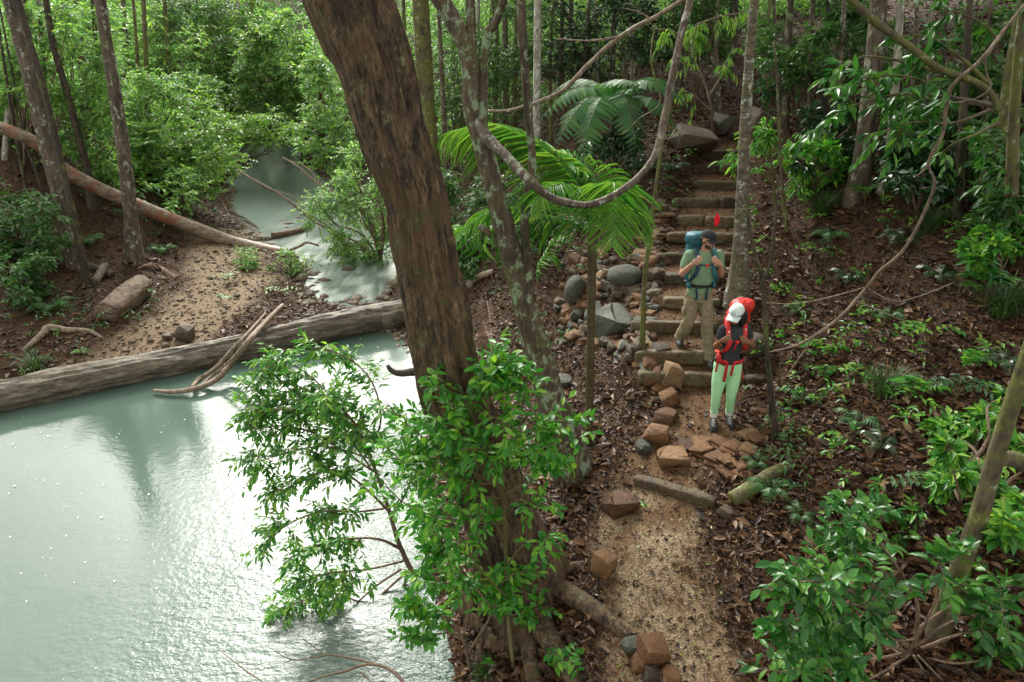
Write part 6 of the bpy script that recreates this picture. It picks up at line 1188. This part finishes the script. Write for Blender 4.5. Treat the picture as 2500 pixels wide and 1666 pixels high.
for (hp, kn, an, toe, zg), sx in zip(LEG, (-1, 1)):     # cargo pockets and knee seams
    c = np.array(hp) * .45 + np.array(kn) * .55 + np.array([sx * .092, -.01, 0]); V, F = ellipsoid(c, (.022, .065, .085), 2); MB().add(V, F).build('pocket', KHAKI, tr, True)
    q = np.array(kn) + [0, 0, .03]; a = np.linspace(0, 6.283, 17); MB().add(*tube(np.stack([q[0] + .092 * np.cos(a), q[1] + .094 * np.sin(a), np.full(17, q[2])], -1), .004, 5)).build('seam', KHAKI, tr, True)
for hp, kn, an, toe, zg in LEG: shoe(man, an, toe, zg, SHOE1, SOLE, WHITE)
# his backpack
bp = thing('backpack', 'teal hiking backpack worn by the man', 'backpack', (2.64, 9.5, 3.05))
mb = MB(); mb.add(*loft(*sl([(2.64, 9.52, 3.02, .13, .09), (2.64, 9.53, 3.12, .16, .115), (2.635, 9.54, 3.35, .165, .125), (2.63, 9.52, 3.58, .15, .11), (2.625, 9.51, 3.62, .12, .09)], 18), horiz=True, e=3)); remesh(mb.build('body', PACK1, bp, True), .012, 4, .014, .07)
mb = MB(); mb.add(*loft(*sl([(2.61, 9.50, 3.60, .15, .115), (2.605, 9.50, 3.66, .165, .13), (2.60, 9.49, 3.73, .15, .115), (2.60, 9.49, 3.76, .08, .06)], 10), horiz=True, e=2.6)); remesh(mb.build('lid', PACK1, bp, True), .012, 4, .02, .06)
for sx, x0 in ((-1, 2.56), (1, 2.80)):
    P = [(x0, 9.46, 3.56), (x0, 9.36, 3.585), (x0 + sx * .005, 9.25, 3.545), (x0, 9.172, 3.44), (x0 - sx * .01, 9.145, 3.34), (x0 + sx * .03, 9.155, 3.22), (x0 + sx * .08, 9.24, 3.12), (x0 + sx * .08, 9.38, 3.08)]
    o = MB().add(*ribbon(P, .058, .016, (1, 0, 0))).build('shoulder_strap', PACK1B if sx < 0 else PACK1, bp, True)
    V, F = box((x0, 9.185, 3.50), (.020, .010, .020), (.5, .78, 0)); MB().add(V, F).build('logo', WHITE, o)
a = np.linspace(0, 6.283, 33)[:-1]; P = np.stack([2.66 + .185 * np.cos(a), 9.275 + .142 * np.sin(a), np.full(32, 3.075)], -1); P = np.vstack([P, P[:1]]); MB().add(*loft(P, .026, .007, (0, 0, 1), 10, 4)).build('hip_belt', BLACKW, bp, True)
for sx in (-1, 1):
    V, F = ellipsoid((2.66 + sx * .175, 9.22, 3.08), (.030, .075, .055), 3); MB().add(V, F).build('belt_pocket', PACK1, bp, True)
    x = 2.66 + sx * .075; MB().add(*ribbon([(x, 9.13, 3.07), (x - .008, 9.118, 3.02), (x - sx * .01, 9.122, 2.95), (x + .004, 9.128, 2.88)], .032, .006, (1, 0, 0))).build('strap_end', PACK1B, bp, True)
MB().add(*ribbon([(2.57, 9.150, 3.395), (2.68, 9.138, 3.39), (2.79, 9.150, 3.395)], .018, .008, (0, 0, 1), 10)).build('sternum_strap', PACK1B, bp, True)
V, F = box((2.69, 9.130, 3.392), (.034, .018, .040)); MB().add(V, F).build('buckle', REDP, bp)

# ---- woman
hw_ = np.array([2.695, 7.72, 3.255]); MW = rotm(-38, 20, 4)
wom = thing('person', 'woman in mint leggings, charcoal top and pale cap standing at the foot of the steps', 'person', (2.68, 7.68, 1.74))
mb = MB(); head(mb, hw_, MW, .94, .9)
mb.add(*loft(*sl([(2.73, 7.80, 3.06, .06, .055), (2.725, 7.79, 3.13, .046, .046), (2.71, 7.75, 3.21, .046, .048)], 8), horiz=True))
mb.add(*loft(*sl([(2.685, 7.73, 2.50, .13, .095), (2.69, 7.73, 2.60, .150, .105), (2.70, 7.74, 2.75, .112, .088), (2.72, 7.76, 2.92, .138, .10), (2.73, 7.79, 3.04, .135, .082), (2.735, 7.80, 3.10, .06, .05)], 18), ref=(.94, .34, 0), horiz=True))
ARW = [((2.585, 7.755, 3.055), (2.505, 7.73, 2.82), (2.505, 7.575, 2.965)), ((2.875, 7.835, 3.05), (2.975, 7.79, 2.80), (2.865, 7.60, 2.925))]
for sh, el, wr in ARW:
    mb.add(*loft(*sl([(*sh, .046, .046), ((sh[0] + el[0]) / 2, (sh[1] + el[1]) / 2, (sh[2] + el[2]) / 2, .044, .044), (*el, .034, .034)], 10))); mb.add(*loft(*sl([(*el, .034, .034), (el[0] * .65 + wr[0] * .35, el[1] * .65 + wr[1] * .35, el[2] * .65 + wr[2] * .35, .037, .035), (*wr, .023, .020)], 10)))
hand(mb, ARW[0][2], (.75, -.10, .42), (.2, 1, 0), .9, 1.0, -1); hand(mb, ARW[1][2], (-.72, -.05, .50), (-.2, 1, 0), .9, 1.0, 1)
LGW = [((2.605, 7.73, 2.54), (2.575, 7.665, 2.165), (2.595, 7.71, 1.84), (2.555, 7.48), 1.735), ((2.775, 7.73, 2.54), (2.765, 7.67, 2.17), (2.795, 7.73, 1.85), (2.785, 7.49), 1.755)]
for hp, kn, an, toe, zg in LGW:
    mb.add(*loft(*sl([(*hp, .082, .088), ((hp[0] + kn[0]) / 2, (hp[1] + kn[1]) / 2, (hp[2] + kn[2]) / 2, .070, .076), (*kn, .049, .053), (kn[0] * .65 + an[0] * .35, kn[1] * .65 + an[1] * .35, kn[2] * .65 + an[2] * .35, .050, .055), (*an, .032, .034), (an[0], an[1], zg + .05, .034, .036)], 22), (1, 0, 0)))
remesh(mb.build('body', SKIN2, wom, True), .0055, 3)
face(wom, hw_, MW, .94, EYE, LIP, INK); cap(wom, hw_, MW, .97, CAP2, CAP2, EMB)
# curly hair: a cloud of small curls around the back and sides of the head
mb = MB(); rg = np.random.default_rng(3)
V, F = ellipsoid((.015, .03, -.035), (.098, .092, .115), 3); mb.add(*placed((V, F), hw_, MW))
for i in range(170):
    q = unit(rg.normal(size=3)); 
    if q[1] < -.15 and abs(q[0]) < .62: continue
    if q[2] > .45: continue
    p = q * np.array([.108, .100, .125]) + np.array([.015, .03, -.040]); r_ = rg.uniform(.014, .026); a = np.linspace(0, 9, 12); u_ = unit(np.cross(q, [0, 0, 1.0])); w_ = np.cross(q, u_)
    C_ = p + (u_[None] * np.cos(a)[:, None] + w_[None] * np.sin(a)[:, None]) * r_ + np.array([0, 0, -1.0]) * (a[:, None] * .0042); mb.add(*placed(tube(C_, .0055, 5), hw_, MW))
mb.build('hair', INK, wom, True)
mb = MB(); mb.add(*loft(*sl([(2.69, 7.735, 2.63, .150, .112), (2.70, 7.74, 2.74, .124, .100), (2.712, 7.745, 2.84, .142, .112), (2.72, 7.75, 2.93, .155, .125), (2.727, 7.775, 3.01, .155, .105), (2.73, 7.795, 3.075, .125, .078), (2.733, 7.80, 3.105, .07, .06)], 20), ref=(.94, .34, 0), horiz=True))
for dx in (-.058, .058): V, F = ellipsoid((2.70 + dx * .95, 7.672 + dx * .35, 2.935), (.062, .055, .062), 3); mb.add(V, F)
for sh, el, wr in ARW: mb.add(*loft(*sl([(sh[0] + (2.73 - sh[0]) * .35, sh[1], sh[2], .058, .056), (*sh, .058, .056), (sh[0] * .5 + el[0] * .5, sh[1] * .5 + el[1] * .5, sh[2] * .5 + el[2] * .5, .053, .052), (sh[0] * .4 + el[0] * .6, sh[1] * .4 + el[1] * .6, sh[2] * .4 + el[2] * .6, .051, .051)], 12)))
remesh(mb.build('top', TEE2, wom, True), .010, 4, .007, .06)
mb = MB(); mb.add(*loft(*sl([(2.69, 7.735, 2.68, .125, .098), (2.688, 7.735, 2.60, .168, .124), (2.688, 7.735, 2.51, .174, .130), (2.69, 7.735, 2.45, .145, .115)], 12), horiz=True))
for hp, kn, an, toe, zg in LGW:
    mb.add(*loft(*sl([(hp[0], hp[1], hp[2] + .03, .086, .10), ((hp[0] + kn[0]) / 2, (hp[1] + kn[1]) / 2, (hp[2] + kn[2]) / 2, .086, .090), (*kn, .060, .064), (kn[0] * .65 + an[0] * .35, kn[1] * .65 + an[1] * .35, kn[2] * .65 + an[2] * .35, .055, .060), (an[0], an[1], an[2] + .035, .045, .048)], 24), (1, 0, 0)))
remesh(mb.build('leggings', MINT, wom, True), .009, 4, .004, .05)
for hp, kn, an, toe, zg in LGW:
    MB().add(*loft(*sl([(an[0], an[1], zg + .09, .043, .046), (an[0], an[1], an[2] + .02, .046, .049), (an[0], an[1], an[2] + .070, .053, .056), (an[0], an[1], an[2] + .078, .048, .051)], 8), horiz=True)).build('sock', SOCK, wom, True)
    shoe(wom, an, toe, zg + .01, SHOE2, SOLE, WHITE, 1.0)
# her backpack
bw = thing('backpack', 'red hiking backpack worn by the woman', 'backpack', (2.80, 7.98, 2.7))
mb = MB(); mb.add(*loft(*sl([(2.77, 7.92, 2.66, .12, .085), (2.78, 7.94, 2.78, .145, .105), (2.795, 7.96, 2.98, .150, .115), (2.81, 7.97, 3.18, .14, .105), (2.815, 7.97, 3.22, .11, .08)], 16), ref=(.94, .34, 0), horiz=True, e=3)); remesh(mb.build('body', PACK2, bw, True), .012, 4, .016, .06)
mb = MB(); mb.add(*loft(*sl([(2.825, 7.95, 3.20, .135, .105), (2.83, 7.95, 3.26, .150, .118), (2.835, 7.95, 3.33, .135, .105), (2.835, 7.95, 3.36, .07, .055)], 10), ref=(.94, .34, 0), horiz=True, e=2.6)); remesh(mb.build('lid', PACK2, bw, True), .012, 4, .022, .05)
for sx, x0, dy in ((-1, 2.615, -.03), (1, 2.84, .045)):
    P = [(x0 + .03, 7.93 + dy, 3.13), (x0 + .01, 7.84 + dy, 3.155), (x0, 7.735 + dy, 3.11), (x0 - .005, 7.665 + dy, 3.02), (x0 - sx * .01, 7.632 + dy, 2.93), (x0 + sx * .02, 7.65 + dy, 2.82), (x0 + sx * .06, 7.76 + dy, 2.74), (x0 + sx * .06, 7.86 + dy, 2.72)]
    o = MB().add(*ribbon(P, .056, .020, (1, 0, 0))).build('shoulder_strap', PACK2, bw, True)
    V, F = box((x0 - .002, 7.672 + dy, 3.055), (.020, .010, .018), (.5, .78, 0)); MB().add(V, F).build('logo', WHITE, o)
MB().add(*ribbon([(2.615, 7.605, 2.965), (2.70, 7.600, 2.945), (2.80, 7.632, 2.965)], .015, .008, (0, 0, 1), 10)).build('sternum_strap', PACK2B, bw, True)
V, F = box((2.715, 7.592, 2.945), (.036, .018, .034)); o = MB().add(V, F).build('buckle', REDP, bw); MB().add(*ribbon([(2.705, 7.592, 2.935), (2.698, 7.588, 2.89), (2.69, 7.60, 2.83)], .020, .006, (1, 0, 0), 10)).build('strap_end', PACK2B, o, True)
a = np.linspace(0, 6.283, 33)[:-1]; P = np.stack([2.69 + .166 * np.cos(a), 7.735 + .128 * np.sin(a), 2.655 + .012 * np.cos(a)], -1); P = np.vstack([P, P[:1]]); MB().add(*loft(P, .030, .008, (0, 0, 1), 10, 4)).build('hip_belt', BLACKW, bw, True)
for i, aa in enumerate((-2.55, -2.1, -1.25, -.8, -.45)):
    V, F = box((2.69 + .172 * math.cos(aa), 7.735 + .134 * math.sin(aa), 2.66), (.070, .014, .048), (0, 0, aa + 1.5708)); MB().add(V, F).build('belt_pad', PACK2, bw)
V, F = ellipsoid((2.545, 7.69, 2.70), (.030, .055, .055), 3); MB().add(V, F).build('belt_pocket', PACK2, bw, True)
for x, y_, L, w in ((2.635, 7.605, .26, .036), (2.71, 7.598, .17, .030), (2.535, 7.66, .15, .024), (2.86, 7.72, .30, .020)):
    MB().add(*ribbon([(x, y_, 2.66), (x - .008, y_ - .012, 2.66 - L * .4), (x - .012 + (.05 if x > 2.8 else 0), y_ - .006, 2.66 - L)], w, .006, (1, 0, 0), 10)).build('strap_end', PACK2B, bw, True)
# the red leaf hanging on a bare twig above the man
rl = PY(1757, 545, 9.0); t = thing('red_leaf', 'single red leaf hanging from a bare twig above the man', 'leaf', PY(1748, 505, 9.0))
MB().add(*tube(spline([PY(1805, 500, 9.0), PY(1780, 478, 9.0), PY(1755, 490, 9.0), PY(1735, 470, 9.0), PY(1750, 515, 9.0)], 16), np.linspace(.006, .002, 16), 5)).build('twig', B_DARK, t, True)
M_RED = leaf_mat('red_leaf', [(.42, .006, .02), (.5, .01, .03)], .4, .25)
leaf_objects(np.array([PY(1750, 520, 9.0)]), np.array([[.12, 0, -1.0]]), np.array([[.1, -1, .2]]), .20, .085, M_RED, t)
